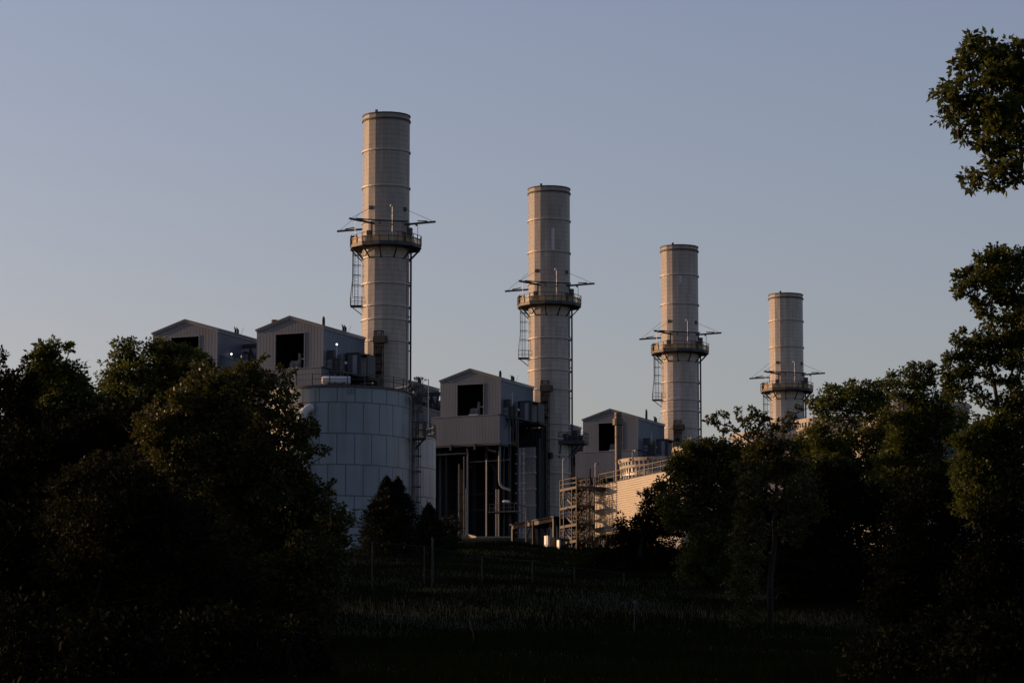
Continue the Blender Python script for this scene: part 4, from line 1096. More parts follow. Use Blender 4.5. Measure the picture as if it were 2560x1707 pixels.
def tree(name, label, Y, bpx, blobs, leafmat, leaf=.17, dens=420, wid=.3, group=None, trunk_r=.2, fork=None, twig=True, clump=.34, droop=.15, lean=None, cat='tree', hollow=.3, path=None, limb=1.0):
    """blobs: (px,py,rx,ry[,density factor]) sizes in photo pixels, at ground distance Y"""
    bx = W(bpx, 1200, Y).x; bz = gz(bx, Y)
    root = thing(name, label, cat, (bx, Y, bz - .1), 0, group)
    O = np.array([bx, Y, bz - .1])
    C = []; RX = []
    xs_ = [q[0] for q in blobs]
    wide = max(.9, (max(xs_) - min(xs_)) * Y / F * .22)
    for q in blobs:
        dy = rng.uniform(-1, 1) * wide
        w = W(q[0], q[1], Y + dy); k = Y / F
        C.append([w.x - bx, dy, w.z - O[2]]); RX.append([q[2] * k, q[3] * k, q[4] if len(q) > 4 else 1.0])
    C = np.array(C); RX = np.array(RX)
    dep = np.maximum(RX[:, 0], RX[:, 1])
    quads = []; b = MB()
    top = C[:, 2].max(); low = max(.6, (C[:, 2] - RX[:, 1]).min())
    ftop = fork if fork is not None else max(low, top * .4)
    if path:
        tp = [W(px, py, Y) - Vector(O) for px, py in path]; tp = [Vector((t.x, 0, t.z)) for t in tp]
    else:
        tx = float(np.clip(np.median(C[:, 0]), -1.2, 1.2)) * .4
        tp = [Vector((0, 0, -.5)), Vector((.08, 0, ftop * .35)), Vector((tx * .5 - .1, .05, ftop * .7)), Vector((tx, 0, ftop))]
    nt_ = len(tp)
    b.path(tp, [trunk_r * (1.15 - .5 * i / nt_) for i in range(nt_)], 8)
    # limbs grow outwards from node to node
    nodes = [(t, -1) for t in tp[1:]]
    for a_, c_ in zip(tp[1:-1], tp[2:]): nodes.append((a_.lerp(c_, .5), -1))
    n0 = len(nodes); F0 = np.array(tp[-1])
    order = np.argsort(np.linalg.norm(C - F0, axis=1)); par = []
    for i in order:
        c = Vector(C[i]); best, bj = 1e9, 0
        for j, (p, _) in enumerate(nodes):
            d = c - p; L = d.length
            cost = L * (1 + (.9 if d.z < 0 else 0)) + (0 if j < n0 else .25) + .15 * (p - tp[-1]).length
            if cost < best: best, bj = cost, j
        nodes.append((c, i)); par.append(bj)
    cnt = [1.0] * len(nodes)
    for k in range(len(nodes) - 1, n0 - 1, -1): cnt[par[k - n0]] += cnt[k]
    for k in range(n0, len(nodes)):
        p, c = nodes[par[k - n0]][0], nodes[k][0]; L = (c - p).length
        r = limb * min(trunk_r * .55, .016 * cnt[k] ** .55 * (trunk_r / .12) ** .5)
        m1 = p.lerp(c, .35) + Vector((random.uniform(-.1, .1), random.uniform(-.1, .1), random.uniform(-.12, .06))) * L
        m2 = p.lerp(c, .7) + Vector((random.uniform(-.08, .08), random.uniform(-.08, .08), random.uniform(-.06, .08))) * L
        b.path([p, m1, m2, c], [r * 1.15, r, r * .85, r * .6], 5)
    for i in range(len(C)):
        c = Vector(C[i]); rx, ry, df = RX[i]; rd = dep[i]
        area = math.pi * rx * ry
        nl = int(area * dens * df * (1.55 if max(q_[2] for q_ in (blobs[i],)) < 31 else 2.3)) + 12; nc = max(3, int(nl / 24))
        p = unit(rng.normal(size=(nc, 3))) * (rng.uniform(hollow ** 3, 1, (nc, 1)) ** (1 / 3))
        p *= np.array([rx, rd, ry]) * rng.uniform(.75, 1.28, (nc, 1))
        p += C[i]
        if twig:
            for q in p[:: max(1, nc // 8)]:
                qv = Vector(q); m2 = c.lerp(qv, .5) + Vector((0, 0, -.04)); b.path([c, m2, qv], [.012, .008, .004], 3)
        m = max(4, nl // nc)
        cl = np.minimum(clump * rng.uniform(.5, 1.05, (nc, 1, 1)), .75 * max(min(rx, ry), .12))
        off = rng.normal(size=(nc, m, 3)) * .5 * cl; off[..., 2] *= .7
        pos = (p[:, None] + off).reshape(-1, 3)
        out = unit(off).reshape(-1, 3) + 0.6 * unit(p - C[i])[:, None].repeat(m, 1).reshape(-1, 3) + rng.normal(size=pos.shape) * .5
        out[:, 2] -= droop
        quads.append(leaf_quads(pos, out, leaf, wid))
    b.build('trunk', 'bark', root, True)
    V = np.concatenate(quads)
    zmin = gz(bx, Y) - O[2] + .05
    V = V[V[:, :, 2].min(1) > zmin]
    quad_mesh('crown', V, leafmat, root)
    return root

def cedar(label, Y, px, ytop, ybase_half, n, spires, group='cedars by the tanks'):
    bx = W(px, 1300, Y).x; bz = gz(bx, Y)
    root = thing('cedar_tree', label, 'tree', (bx, Y, bz - .1), 0, group)
    H = zat(ytop, Y) - bz + .1; k = Y / F; hw = ybase_half * k
    MB().path([(0, 0, -.5), (0, 0, H * .5), (0, 0, H * .97)], [.16, .1, .02], 8).build('trunk', 'bark', root)
    qs = []
    for sx, sh, sw, frac in spires:
        m = int(n * frac); h = H * sh; x0 = sx * k
        f = rng.uniform(0, 1, m) ** .75                # 0 bottom, 1 top
        f = np.sort(f); ang = rng.uniform(0, 2 * np.pi, m)
        lay = .72 + .28 * np.sin(f * 60 + 3 * np.sin(ang * 2)) 
        prof = (1 - f) ** .72 * np.minimum(1, .66 + f * 2.2)
        ph = rng.uniform(0, 6.28, 4)
        lob = .84 + .16 * np.sin(3 * ang + 9 * f + ph[0]) + .14 * np.sin(5 * ang - 17 * f + ph[1]) + .12 * np.sin(2 * ang + 31 * f + ph[2])
        r = hw * sw * prof * lay * lob * rng.uniform(.25, 1.08, m) ** .6 * np.where(rng.uniform(0, 1, m) < .06, 1.22, 1.0)
        zz = .05 + f * h - .1 * r
        pos = np.stack([x0 * np.minimum(1, f * 1.6) + r * np.cos(ang), r * np.sin(ang), zz], -1)
        d = np.stack([np.cos(ang), np.sin(ang), np.full(m, .75)], -1) + rng.normal(size=(m, 3)) * .35
        qs.append(leaf_quads(pos, d, .30, .16))
        tip = int(m * .03)
        pz = h + rng.uniform(-.5, .35, tip)
        pos = np.stack([np.full(tip, x0) + rng.normal(size=tip) * .07, rng.normal(size=tip) * .07, pz], -1)
        qs.append(leaf_quads(pos, np.array([0, 0, 1]) + rng.normal(size=(tip, 3)) * .4, .22, .16))
    quad_mesh('crown', np.concatenate(qs), 'leaf_cedar', root)
    return root

# --- left hand trees
tree('leafy_tree', 'young ash like tree with rounded yellow green top near the left edge', 172, 140,
     [(118, 872, 34, 20), (158, 868, 26, 9, .8), (172, 872, 10, 7), (112, 895, 32, 24), (95, 915, 26, 20), (128, 925, 48, 30), (160, 915, 20, 18, .8), (180, 925, 24, 22), (200, 945, 20, 20), (112, 955, 60, 32), (170, 960, 48, 32), (215, 965, 20, 18), (90, 990, 60, 36), (150, 1000, 70, 44), (215, 995, 40, 24), (130, 1060, 90, 60), (220, 1050, 60, 46)],
     'leaf_green', .2, 330, .27)
tree('shrubby_tree', 'dark shrubby tree at the left edge with a few upright sprigs', 155, 30,
     [(2, 890, 12, 20, .7), (4, 940, 22, 26), (30, 945, 22, 18), (52, 918, 10, 9, .7), (68, 905, 8, 14, .7), (15, 985, 45, 36), (60, 965, 40, 36), (30, 1050, 60, 60), (100, 1090, 70, 60), (20, 1150, 70, 70), (90, 1180, 80, 80)],
     'leaf_dark', .18, 380, .3)
tree('locust_tree', 'locust like tree with layered leaf sprays in front of the far left boiler house', 182, 400,
     [(312, 862, 26, 16), (335, 850, 12, 10, .8), (300, 885, 20, 14), (332, 885, 22, 16), (315, 905, 38, 16), (292, 912, 14, 10), (378, 858, 22, 16, .9), (365, 880, 12, 18, .6), (410, 850, 13, 9, .8), (408, 872, 34, 16), (445, 865, 16, 10), (470, 874, 26, 14), (492, 885, 24, 14), (440, 890, 50, 20), (505, 902, 24, 16), (325, 930, 50, 20), (400, 915, 60, 26), (480, 915, 46, 26), (525, 925, 16, 16), (275, 940, 18, 14), (300, 955, 40, 22), (380, 955, 70, 30), (465, 955, 60, 36), (520, 955, 24, 26), (262, 965, 14, 14), (285, 985, 36, 24), (360, 1000, 90, 40), (460, 1010, 70, 50), (300, 1050, 70, 50), (400, 1080, 100, 60), (245, 1010, 22, 22)],
     'leaf_green', .19, 360, .27, droop=.3)
t = tree('sapling', 'thin bare sapling with a small leaf tuft between the two left trees', 176, 262,
     [(253, 909, 8, 5, .6), (248, 945, 7, 6, .4), (262, 955, 8, 7, .4), (240, 935, 3, 3, .3)], 'leaf_green', .16, 300, .27, trunk_r=0.022)
tree('oak_tree', 'bronze sunlit oak like tree in front of the large tank', 122, 610,
     [(706, 914, 9, 7, .9), (655, 893, 8, 8, .9), (600, 905, 8, 9, .8), (484, 908, 8, 9, .9), (462, 948, 8, 8, .8), (392, 998, 8, 9, .9), (346, 1044, 8, 8, .9), (340, 1085, 8, 8, .8), (738, 985, 7, 6, .8), (745, 1010, 7, 6, .8), (752, 1175, 12, 8, .8), (840, 1205, 8, 7, .8), (375, 1035, 30, 24), (398, 1020, 16, 18, .8), (358, 1065, 22, 26), (400, 1060, 36, 30), (385, 1095, 34, 26), (500, 935, 24, 22), (520, 925, 10, 14, .8), (478, 965, 22, 22), (520, 965, 36, 30), (560, 942, 20, 18), (590, 934, 22, 16), (620, 920, 24, 16), (640, 912, 14, 11), (610, 945, 44, 26), (650, 940, 28, 24), (560, 975, 50, 34), (455, 1000, 34, 28), (500, 1010, 50, 34), (620, 985, 50, 34), (668, 955, 22, 18), (690, 950, 18, 16, .8), (716, 930, 16, 12, .8), (718, 958, 17, 18, .8), (700, 985, 30, 22), (722, 1000, 16, 24, .8), (690, 1025, 38, 24), (735, 1035, 14, 18, .8), (720, 1060, 34, 20), (765, 1062, 28, 16, .8), (785, 1078, 14, 12, .7), (745, 1085, 38, 22), (560, 1040, 70, 44), (640, 1060, 60, 44), (450, 1060, 50, 44), (490, 1110, 70, 44), (700, 1110, 60, 30, .9), (760, 1112, 30, 14, .6), (795, 1122, 22, 8, .6), (820, 1126, 9, 10, .6), (780, 1136, 16, 10, .6), (740, 1150, 40, 26, .7), (600, 1130, 90, 60), (420, 1160, 70, 56), (520, 1190, 90, 60), (660, 1170, 80, 50), (740, 1200, 44, 34), (770, 1235, 44, 30), (812, 1225, 16, 18, .8), (820, 1255, 16, 22, .8), (790, 1275, 46, 36), (700, 1240, 80, 60), (600, 1240, 90, 70), (845, 1290, 16, 12, .8), (852, 1262, 8, 10, .6), (862, 1308, 12, 12, .7), (830, 1310, 40, 30), (750, 1320, 80, 60), (640, 1330, 110, 70), (840, 1350, 34, 34), (780, 1390, 80, 56), (845, 1395, 24, 20), (790, 1440, 70, 50), (720, 1440, 90, 70), (820, 1480, 20, 26, .8), (760, 1520, 76, 60), (720, 1600, 90, 70), (790, 1580, 34, 40, .8), (770, 1660, 50, 40)],
     'leaf_gold', .135, 520, .36, trunk_r=0.132, clump=.26)
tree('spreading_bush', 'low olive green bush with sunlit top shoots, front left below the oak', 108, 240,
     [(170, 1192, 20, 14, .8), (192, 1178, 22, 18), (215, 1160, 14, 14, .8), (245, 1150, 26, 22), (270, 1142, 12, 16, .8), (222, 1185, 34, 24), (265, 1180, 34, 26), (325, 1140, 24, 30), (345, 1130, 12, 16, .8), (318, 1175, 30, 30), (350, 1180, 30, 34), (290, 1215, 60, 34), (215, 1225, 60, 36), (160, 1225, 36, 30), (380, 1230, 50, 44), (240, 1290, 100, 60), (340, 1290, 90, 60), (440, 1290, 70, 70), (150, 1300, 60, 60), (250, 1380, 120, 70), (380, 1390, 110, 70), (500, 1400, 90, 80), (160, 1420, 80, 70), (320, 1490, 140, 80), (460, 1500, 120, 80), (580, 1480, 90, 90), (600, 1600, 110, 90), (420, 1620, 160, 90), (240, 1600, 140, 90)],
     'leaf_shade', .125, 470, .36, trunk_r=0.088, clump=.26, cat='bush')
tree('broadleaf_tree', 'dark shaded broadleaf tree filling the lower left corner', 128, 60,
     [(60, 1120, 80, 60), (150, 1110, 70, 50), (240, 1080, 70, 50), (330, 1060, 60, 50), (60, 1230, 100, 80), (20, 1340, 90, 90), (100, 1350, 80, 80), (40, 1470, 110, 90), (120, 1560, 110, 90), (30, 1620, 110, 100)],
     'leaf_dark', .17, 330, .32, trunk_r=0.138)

# --- trees added behind and to the left, mostly hidden, to shade slope and foliage
for i, (X, Y, h_, lab) in enumerate(((-34, 222, 12, 'dark hillside tree hidden behind the locust like tree'), (-27, 248, 9.5, 'dark hillside tree behind the oak, left of the big tank'), (-44, 262, 11, 'dark hillside tree behind the left boiler house tree'), (-52, 200, 15, 'tall dark tree standing just left of the photo edge'), (-70, 225, 16, 'tall dark tree further left up the wooded hill'), (-40, 165, 13, 'broad dark tree just left of the photo edge, nearer'), (-62, 180, 15, 'broad dark tree on the left wooded slope'), (-85, 262, 14, 'dark tree high on the left wooded hill'), (-25, 114, 8.0, 'dark bushy tree just outside the lower left edge'), (-33, 121, 8.8, 'dark bushy tree further outside the lower left edge'), (-17.5, 124.6, 6.6, 'dark bushy tree hidden left of the oak trunk'), (-21.5, 126.5, 7.2, 'dark bushy tree hidden inside the lower left wood'), (-15.5, 118.5, 6.4, 'dark bushy tree hidden behind the front left bush'), (-14.5, 139, 8.2, 'dark tree hidden directly behind the oak'), (-17.5, 151, 9.6, 'dark tree hidden between the oak and the locust like tree'), (-19.5, 164, 11.5, 'dark tree hidden just in front of the locust like tree'))):
    z = gz(X, Y); px = 1280 + X * F / (Y * CP + (z + 6) * SP); k = F / Y
    def PYz(zz): v = ((zz - CAMZ) * CP - Y * SP) / (Y * CP + (zz - CAMZ) * SP); return 853.5 - v * F
    bl = []
    for a_, f, r in ((0, .88, .28), (-.28, .7, .3), (.3, .68, .3), (0, .6, .36), (-.35, .45, .32), (.36, .45, .32), (0, .35, .4), (-.2, .2, .3), (.25, .2, .3)):
        bl.append((px + a_ * h_ * k, PYz(z + f * h_), r * h_ * k * .8, r * h_ * k * .62))
    tree('hidden_shading_tree', lab, Y, px, bl, 'leaf_dark', .3, 110, .34, 'wooded hill on the left', .16, twig=False, clump=.6)

# --- cedars
cedar('largest dark cedar with two pointed tips in front of the tank', 283, 972, 1200, 114, 24000, ((-6, 1.0, .95, .3), (22, .985, .9, .26), (6, .82, 1.1, .24), (-36, .7, .85, .12), (44, .76, .75, .1)))
cedar('smaller pointed cedar right of the largest cedar', 281, 1072, 1268, 78, 9000, ((0, 1.0, .9, .7), (-22, .62, .8, .15), (24, .7, .8, .15)))
tree('round_shrub', 'dark round shrub right of the smaller cedar, below the pipe bay', 284, 1118, [(1105, 1330, 34, 34), (1130, 1318, 20, 28), (1116, 1362, 36, 30), (1080, 1375, 34, 24), (1050, 1350, 30, 30), (1010, 1370, 40, 24), (950, 1365, 40, 28), (920, 1340, 20, 24)], 'leaf_cedar', .2, 380, .2, twig=False, cat='shrub')

# --- right hand trees
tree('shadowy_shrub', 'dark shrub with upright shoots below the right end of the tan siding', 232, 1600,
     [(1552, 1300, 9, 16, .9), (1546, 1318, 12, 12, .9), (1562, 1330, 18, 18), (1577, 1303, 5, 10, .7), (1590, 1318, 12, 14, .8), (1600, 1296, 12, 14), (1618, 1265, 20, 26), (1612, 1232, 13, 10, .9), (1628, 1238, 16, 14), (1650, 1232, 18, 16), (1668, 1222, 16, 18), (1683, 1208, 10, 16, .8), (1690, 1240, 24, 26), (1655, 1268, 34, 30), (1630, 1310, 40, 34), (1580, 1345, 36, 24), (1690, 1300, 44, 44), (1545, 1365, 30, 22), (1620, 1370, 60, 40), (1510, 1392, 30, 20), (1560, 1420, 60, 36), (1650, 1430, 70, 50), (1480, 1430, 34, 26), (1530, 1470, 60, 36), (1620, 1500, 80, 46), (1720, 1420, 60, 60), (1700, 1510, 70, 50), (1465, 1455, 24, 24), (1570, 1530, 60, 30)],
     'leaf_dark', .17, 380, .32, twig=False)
tree('bushy_tree', 'bushy green tree just right of the tan siding, partly covering the first fan stack', 196, 1760,
     [(1672, 1176, 12, 10, .8), (1688, 1158, 16, 16, .9), (1682, 1182, 18, 16, .9), (1712, 1125, 22, 16), (1705, 1150, 24, 20), (1735, 1118, 24, 16), (1752, 1104, 16, 9), (1775, 1106, 18, 11), (1802, 1104, 16, 12), (1815, 1115, 14, 12), (1765, 1128, 40, 20), (1720, 1165, 36, 20, .9), (1745, 1150, 40, 24), (1795, 1145, 40, 30), (1730, 1195, 40, 24, .9), (1780, 1185, 46, 30), (1700, 1200, 22, 16, .8), (1830, 1150, 30, 34), (1835, 1190, 40, 30), (1850, 1120, 26, 20), (1865, 1150, 30, 24), (1860, 1200, 34, 30), (1655, 1215, 22, 16), (1670, 1250, 30, 24), (1690, 1290, 34, 30), (1740, 1235, 40, 30), (1800, 1240, 50, 36), (1750, 1290, 40, 40, .9), (1815, 1300, 46, 40), (1770, 1350, 50, 40), (1740, 1410, 50, 44), (1820, 1390, 44, 50, .8), (1790, 1470, 60, 50)],
     'leaf_olive', .17, 400, .32)
tree('slender_tree', 'slender tree with a bare crooked trunk and a long limb reaching left across the sky', 152, 1937,
     [(1774, 1048, 12, 9, .9), (1790, 1052, 12, 9, .8), (1797, 1036, 10, 8, .9), (1815, 1041, 9, 7, .9), (1812, 1072, 14, 9, .9), (1823, 1064, 6, 6, .9), (1852, 1033, 10, 12, .9), (1876, 1028, 14, 10), (1862, 1056, 12, 12, .9), (1885, 1050, 18, 14), (1905, 1038, 14, 9, .8), (1920, 1042, 8, 6, .9), (1870, 1080, 14, 14, .8), (1895, 1078, 18, 16, .8), (1836, 1080, 8, 7, .9), (1930, 1070, 20, 12, .8), (1950, 1050, 8, 7, .9), (1958, 1078, 16, 10, .9), (1975, 1036, 14, 10, .8), (1982, 1060, 12, 12, .8), (2000, 1018, 8, 6, .9), (2022, 998, 14, 10, .9), (2030, 1018, 12, 8, .9), (1930, 1105, 40, 18, .9), (1900, 1130, 40, 24, .9), (1960, 1125, 40, 22, .9), (1880, 1170, 40, 26, .9), (1935, 1170, 40, 28, .8), (1990, 1160, 36, 30, .9), (1870, 1215, 34, 30, .9), (2000, 1215, 40, 30, .9), (1960, 1250, 40, 26, .8), (1880, 1265, 36, 30, .9), (2020, 1270, 40, 34, .9), (1860, 1320, 30, 40, .9), (1900, 1330, 26, 36, .8), (1980, 1320, 36, 36, .8), (1845, 1390, 26, 40, .9), (1890, 1400, 24, 36, .8), (1840, 1460, 24, 36, .8), (1880, 1480, 30, 36, .8), (1860, 1540, 30, 36, .8)],
     'leaf_gold', .15, 420, .34, trunk_r=0.132, path=[(1926, 1640), (1926, 1444), (1937, 1355), (1936, 1300), (1942, 1266), (1939, 1235)], clump=.26)
tree('walnut_tree', 'green tree with open branching crown in front of the fourth fan stack', 205, 2148,
     [(2075, 972, 16, 12), (2060, 990, 22, 14), (2090, 985, 16, 16), (2072, 1010, 34, 18), (2052, 1025, 20, 16), (2128, 958, 12, 10), (2115, 975, 16, 16), (2140, 972, 20, 14), (2165, 960, 16, 10), (2190, 965, 16, 12), (2175, 985, 34, 18), (2130, 1000, 34, 18), (2205, 995, 24, 18), (2180, 1010, 40, 16), (2100, 1025, 24, 16, .9), (2140, 1030, 30, 16, .8), (2200, 1022, 26, 14), (2060, 1055, 30, 16, .9), (2120, 1060, 26, 16, .8), (2175, 1045, 30, 16, .8), (2220, 1050, 24, 18, .8), (2040, 1085, 34, 20, .9), (2100, 1095, 30, 16, .8), (2185, 1080, 34, 18, .9), (2060, 1120, 40, 20, .9), (2120, 1130, 26, 18, .8), (2190, 1115, 36, 20, .9), (2080, 1160, 50, 26, .8), (2180, 1150, 40, 24, .8), (2010, 1110, 34, 22), (2090, 1120, 36, 24), (2150, 1100, 36, 22), (2210, 1085, 34, 22), (2120, 1165, 46, 28), (2060, 1210, 60, 40), (2150, 1200, 60, 40), (2220, 1180, 50, 46)],
     'leaf_green', .19, 340, .3)
tree('round_headed_tree', 'round headed green tree with bare twigs on top, before the last fan stack', 192, 2300,
     [(2228, 930, 12, 9), (2225, 950, 20, 14), (2290, 912, 16, 10), (2318, 912, 16, 9), (2275, 930, 24, 14), (2310, 932, 26, 16), (2332, 925, 10, 9), (2325, 950, 22, 12), (2285, 955, 34, 16), (2240, 970, 28, 14), (2310, 975, 30, 14), (2260, 990, 34, 14), (2215, 965, 10, 10), (2300, 1000, 34, 18), (2345, 985, 14, 14, .8), (2370, 985, 18, 12, .8), (2395, 990, 16, 10, .8), (2355, 1005, 24, 14, .8), (2300, 1035, 36, 20), (2260, 1025, 26, 14, .8), (2330, 1050, 40, 24), (2250, 1060, 34, 24), (2215, 1040, 24, 18), (2350, 1030, 34, 20), (2395, 1040, 30, 20), (2390, 1080, 34, 24), (2290, 1085, 50, 34), (2350, 1095, 40, 30, .8), (2250, 1110, 44, 30), (2240, 1160, 60, 40), (2320, 1160, 70, 50), (2280, 1230, 90, 60), (2170, 1250, 80, 50)],
     'leaf_olive', .18, 350, .3)
tree('tall_broadleaf_tree', 'tall broadleaf tree at the right edge, forked trunk seen against the sky', 134, 2493,
     [(2408, 690, 20, 16), (2400, 725, 22, 14), (2395, 735, 10, 10, .9), (2430, 665, 18, 12), (2440, 700, 30, 24), (2460, 645, 20, 16), (2490, 625, 22, 14), (2500, 650, 34, 22), (2545, 640, 30, 18), (2530, 680, 50, 30), (2480, 690, 36, 26), (2440, 745, 18, 16, .8), (2455, 775, 22, 20, .9), (2510, 735, 50, 26, .75), (2550, 760, 40, 30, .8), (2475, 800, 22, 16, .8), (2530, 800, 40, 20, .8), (2402, 825, 10, 8, .9), (2392, 850, 18, 12), (2450, 835, 18, 10), (2430, 860, 34, 16), (2500, 850, 44, 22), (2550, 850, 34, 30), (2385, 890, 22, 14), (2372, 910, 14, 10), (2420, 895, 30, 16, .9), (2480, 895, 40, 22, .85), (2540, 905, 36, 24, .8), (2372, 935, 18, 14), (2410, 930, 34, 18, .9), (2470, 940, 30, 16, .7), (2520, 950, 30, 16, .6), (2375, 960, 20, 16, .9), (2415, 970, 30, 14, .8), (2550, 960, 24, 20, .8), (2390, 990, 24, 12, .7), (2450, 985, 24, 14, .7), (2470, 1015, 20, 14, .6), (2540, 1000, 34, 26, .9), (2550, 1040, 36, 36), (2500, 1050, 40, 30, .7), (2460, 1070, 36, 26, .8), (2420, 1100, 40, 30, .8), (2520, 1110, 60, 50), (2440, 1160, 60, 50), (2540, 1200, 60, 60), (2460, 1240, 80, 60)],
     'leaf_olive', .155, 640, .34, trunk_r=0.11, path=[(2493, 1700), (2488, 1400), (2496, 1200), (2490, 1080), (2494, 1010), (2484, 950)], clump=.28)
tree('overhanging_tree', 'nearest tree, its leafy limbs hanging into the top right corner', 58, 2720,
     [(2425, 95, 16, 9), (2470, 92, 16, 10), (2430, 115, 28, 16), (2410, 140, 22, 14), (2395, 165, 18, 12), (2460, 130, 30, 22), (2440, 165, 36, 18), (2515, 110, 18, 10), (2500, 140, 34, 24), (2552, 98, 12, 9), (2548, 130, 24, 26), (2540, 180, 40, 34), (2490, 190, 34, 26), (2465, 205, 22, 16, .8), (2368, 212, 18, 10), (2345, 226, 14, 9), (2335, 232, 7, 5), (2395, 215, 22, 12), (2425, 222, 26, 14), (2380, 238, 26, 12), (2355, 245, 14, 9, .8), (2410, 250, 24, 14, .8), (2365, 265, 12, 9, .7), (2385, 278, 16, 10, .8), (2355, 300, 12, 6, .7), (2372, 295, 14, 9, .7), (2395, 305, 20, 12, .8), (2385, 325, 16, 10, .9), (2425, 300, 16, 14, .6), (2400, 262, 26, 16), (2430, 275, 24, 20), (2425, 190, 30, 20), (2385, 255, 18, 12), (2400, 345, 12, 9, .9), (2412, 355, 12, 9, .9), (2430, 330, 14, 12, .7), (2460, 250, 32, 24, .9), (2500, 260, 36, 30), (2550, 260, 30, 36), (2450, 290, 26, 18, .8), (2490, 310, 36, 22), (2545, 320, 34, 28), (2470, 340, 26, 20, .9), (2465, 370, 20, 18, .9), (2510, 360, 36, 22, .9), (2555, 370, 26, 20, .8), (2480, 400, 20, 16, .9), (2520, 400, 22, 16, .8), (2490, 425, 26, 14), (2515, 430, 12, 12, .8), (2440, 425, 14, 8), (2415, 440, 16, 9), (2450, 440, 18, 10, .9), (2425, 462, 9, 8), (2428, 470, 6, 6), (2480, 455, 22, 10), (2500, 470, 10, 9), (2520, 465, 10, 7, .8), (2552, 430, 12, 6, .8), (2530, 210, 40, 40), (2520, 300, 40, 40), (2550, 400, 26, 22), (2500, 160, 30, 26), (2545, 450, 14, 8, .7), (2640, 120, 70, 50), (2680, 230, 90, 70), (2650, 340, 80, 60), (2700, 420, 70, 50), (2750, 320, 90, 80), (2760, 180, 80, 70)],
     'leaf_olive', .13, 900, .25, trunk_r=0.16, limb=.5, fork=10.5, clump=.16, droop=.5)
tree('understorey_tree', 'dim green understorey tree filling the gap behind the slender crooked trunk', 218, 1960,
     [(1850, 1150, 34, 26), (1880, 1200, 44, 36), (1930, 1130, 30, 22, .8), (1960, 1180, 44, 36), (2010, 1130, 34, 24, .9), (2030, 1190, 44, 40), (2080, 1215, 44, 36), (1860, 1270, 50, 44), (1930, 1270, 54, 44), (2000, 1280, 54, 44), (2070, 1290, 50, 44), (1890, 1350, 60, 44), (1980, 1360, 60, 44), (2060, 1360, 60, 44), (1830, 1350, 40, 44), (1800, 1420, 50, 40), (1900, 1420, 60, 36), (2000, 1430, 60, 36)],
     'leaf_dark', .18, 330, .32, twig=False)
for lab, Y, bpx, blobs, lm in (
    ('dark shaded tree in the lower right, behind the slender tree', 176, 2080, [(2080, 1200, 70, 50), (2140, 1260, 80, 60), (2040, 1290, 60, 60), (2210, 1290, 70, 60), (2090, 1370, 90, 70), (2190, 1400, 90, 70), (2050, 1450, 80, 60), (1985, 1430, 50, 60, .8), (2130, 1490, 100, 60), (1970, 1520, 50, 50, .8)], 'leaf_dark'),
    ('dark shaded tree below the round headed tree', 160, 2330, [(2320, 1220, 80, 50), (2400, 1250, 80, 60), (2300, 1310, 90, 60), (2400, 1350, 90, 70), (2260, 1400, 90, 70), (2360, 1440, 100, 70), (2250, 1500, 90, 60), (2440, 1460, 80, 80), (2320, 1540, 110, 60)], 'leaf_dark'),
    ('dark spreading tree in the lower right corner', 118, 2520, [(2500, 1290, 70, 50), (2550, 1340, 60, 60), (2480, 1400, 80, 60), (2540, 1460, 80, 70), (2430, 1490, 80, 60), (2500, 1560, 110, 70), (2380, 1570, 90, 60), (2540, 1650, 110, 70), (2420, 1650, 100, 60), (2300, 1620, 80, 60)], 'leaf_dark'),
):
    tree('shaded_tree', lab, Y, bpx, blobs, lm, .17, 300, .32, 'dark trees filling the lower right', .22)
for lab, Y, bpx, bl in (('dark undergrowth bush at the bottom left corner of the slope', 72, 60, [(40, 1560, 90, 70), (120, 1600, 80, 70), (40, 1660, 100, 60), (140, 1670, 90, 50)]),
    ('dark undergrowth bush along the bottom edge, left of the oak foot', 71, 300, [(250, 1590, 90, 60), (340, 1600, 90, 60), (250, 1670, 110, 50), (370, 1670, 100, 50)]),
    ('dark undergrowth bush along the bottom edge, under the oak', 73, 560, [(480, 1590, 90, 60), (580, 1580, 90, 66), (670, 1620, 80, 60), (500, 1670, 110, 50), (640, 1680, 110, 46)]),
    ('dark undergrowth bush at the bottom, where the grass begins', 76, 740, [(730, 1600, 60, 60), (770, 1640, 50, 46), (720, 1670, 80, 40), (800, 1670, 30, 30, .8)]),
    ('dark undergrowth bush at the bottom right corner', 72, 2480, [(2440, 1600, 90, 60), (2530, 1590, 80, 70), (2420, 1670, 110, 50), (2540, 1670, 90, 50)]),
    ('dark undergrowth bush near the bottom edge, left of the right corner', 74, 2260, [(2200, 1640, 80, 46), (2290, 1610, 90, 56), (2190, 1690, 90, 36), (2310, 1680, 100, 40)])):
    tree('undergrowth_bush', lab, Y, bpx, bl, 'leaf_dark', .14, 300, .34, 'undergrowth along the bottom edge', .06, twig=False, cat='bush')
tree('low_bush', 'low dark bush beside the fence, left of the right hand shrubs', 212, 1472, [(1450, 1440, 20, 20), (1475, 1430, 24, 24), (1500, 1445, 22, 20), (1470, 1462, 36, 18)], 'leaf_dark', .16, 380, .3, twig=False, cat='bush')
tree('weed_clump', 'small dark weed clump alone in the middle of the grass slope', 128, 1180, [(1170, 1492, 14, 10), (1190, 1500, 16, 10), (1180, 1508, 26, 10)], 'leaf_dark', .12, 380, .3, twig=False, cat='weeds', trunk_r=0.0165)

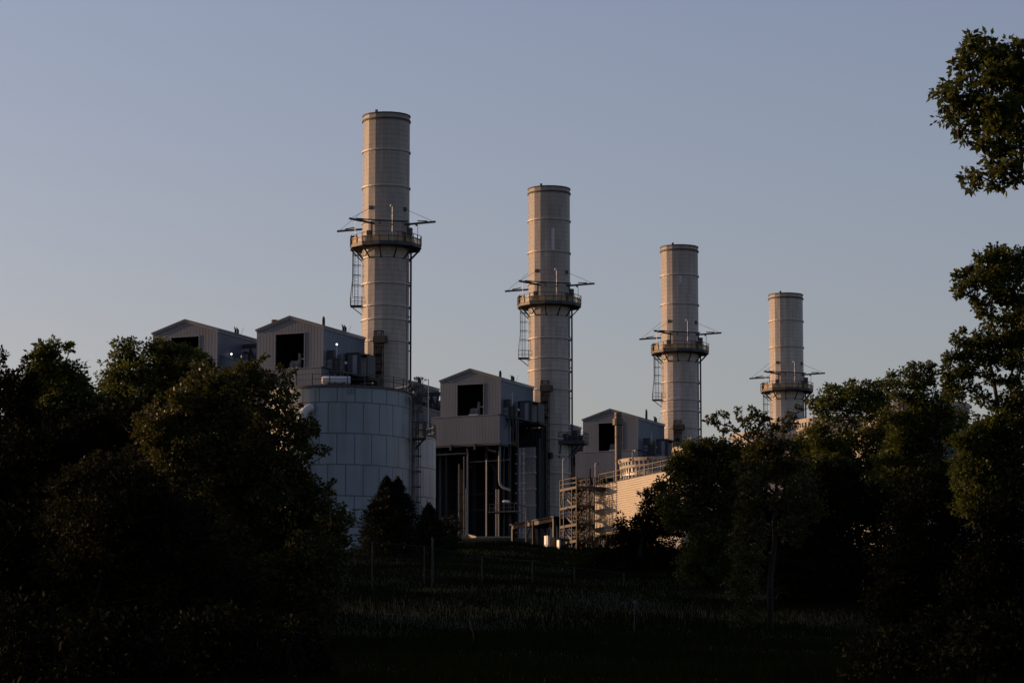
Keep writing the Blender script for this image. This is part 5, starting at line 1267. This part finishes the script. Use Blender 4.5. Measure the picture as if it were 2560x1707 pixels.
# grass
def grass():
    n = 400000
    Y = 58 + (348 - 58) * rng.uniform(0, 1, n) ** 1.25
    t = np.where(rng.uniform(0, 1, n) < .72, rng.uniform(-.175, .175, n), rng.uniform(-.32, .32, n)); X = t * Y
    near = rng.uniform(0, 1, n)
    Z = ground(X, Y)
    patch_ = np.sin(X * .45 + 2 * np.sin(Y * .08)) * np.sin(Y * .21 + X * .2)
    h = (.26 + .12 * patch_ + .3 * rng.uniform(0, 1, n) ** 4) * 1.1
    h = np.clip(h, .12, .95)
    a = rng.uniform(0, 2 * np.pi, n); lean = rng.uniform(.05, .45, n) * h
    w = .007 + .00004 * Y
    base = np.stack([X, Y, Z - .03], -1); tip = base + np.stack([np.cos(a) * lean, np.sin(a) * lean, h], -1)
    mid = base * .45 + tip * .55; mid[:, 2] += .05 * h
    s = np.stack([np.ones(n), np.zeros(n), np.zeros(n)], -1) * w[:, None]
    V = np.stack([base - s, base + s, mid + s * .7, tip], 1)
    g = quad_mesh('grass', V, 'grass'); g['kind'] = 'stuff'
grass()

# ------------------------------------------------------------------ sky, sun, camera
AZ, EL = R(18.6), R(8.0)
sd = Vector((-math.cos(AZ) * math.cos(EL), math.sin(AZ) * math.cos(EL), math.sin(EL)))
w = bpy.data.worlds.new("World"); sc.world = w; w.use_nodes = True
nt = w.node_tree; bg = nt.nodes['Background']
sk = nt.nodes.new('ShaderNodeTexSky'); sk.sky_type = 'NISHITA'; sk.sun_disc = False
sk.sun_elevation = EL; sk.sun_rotation = math.atan2(sd.x, sd.y)
sk.air_density = 1.0; sk.dust_density = 2.0; sk.ozone_density = 1.0
tint = nt.nodes.new('ShaderNodeMix'); tint.data_type = 'RGBA'; tint.blend_type = 'MULTIPLY'; tint.inputs[0].default_value = 1
tint.inputs[7].default_value = (1.0, .888, 1.075, 1)      # the photograph's magenta-leaning white balance
nt.links.new(sk.outputs[0], tint.inputs[6]); nt.links.new(tint.outputs[2], bg.inputs[0])
bg.inputs[1].default_value = 0.15
sl = bpy.data.lights.new('sun', 'SUN'); sl.energy = 5.0; sl.angle = R(0.5); sl.color = (1.0, 0.60, 0.33)
so = bpy.data.objects.new('sun', sl); COL.objects.link(so); so.rotation_euler = (-sd).to_track_quat('-Z', 'Y').to_euler()
cam = bpy.data.cameras.new('camera'); cam.sensor_width = 36; cam.lens = 36 * F / 2560; cam.clip_start = .5; cam.clip_end = 9000
co = bpy.data.objects.new('camera', cam); COL.objects.link(co); co.location = (0, 0, CAMZ); co.rotation_euler = (math.pi / 2 + PITCH, 0, 0)
sc.camera = co
vs = sc.view_settings; vs.view_transform = 'Standard'; vs.look = 'None'; vs.exposure = 0.12; vs.gamma = 1
sc.cycles.max_bounces = 6; sc.cycles.transparent_max_bounces = 4
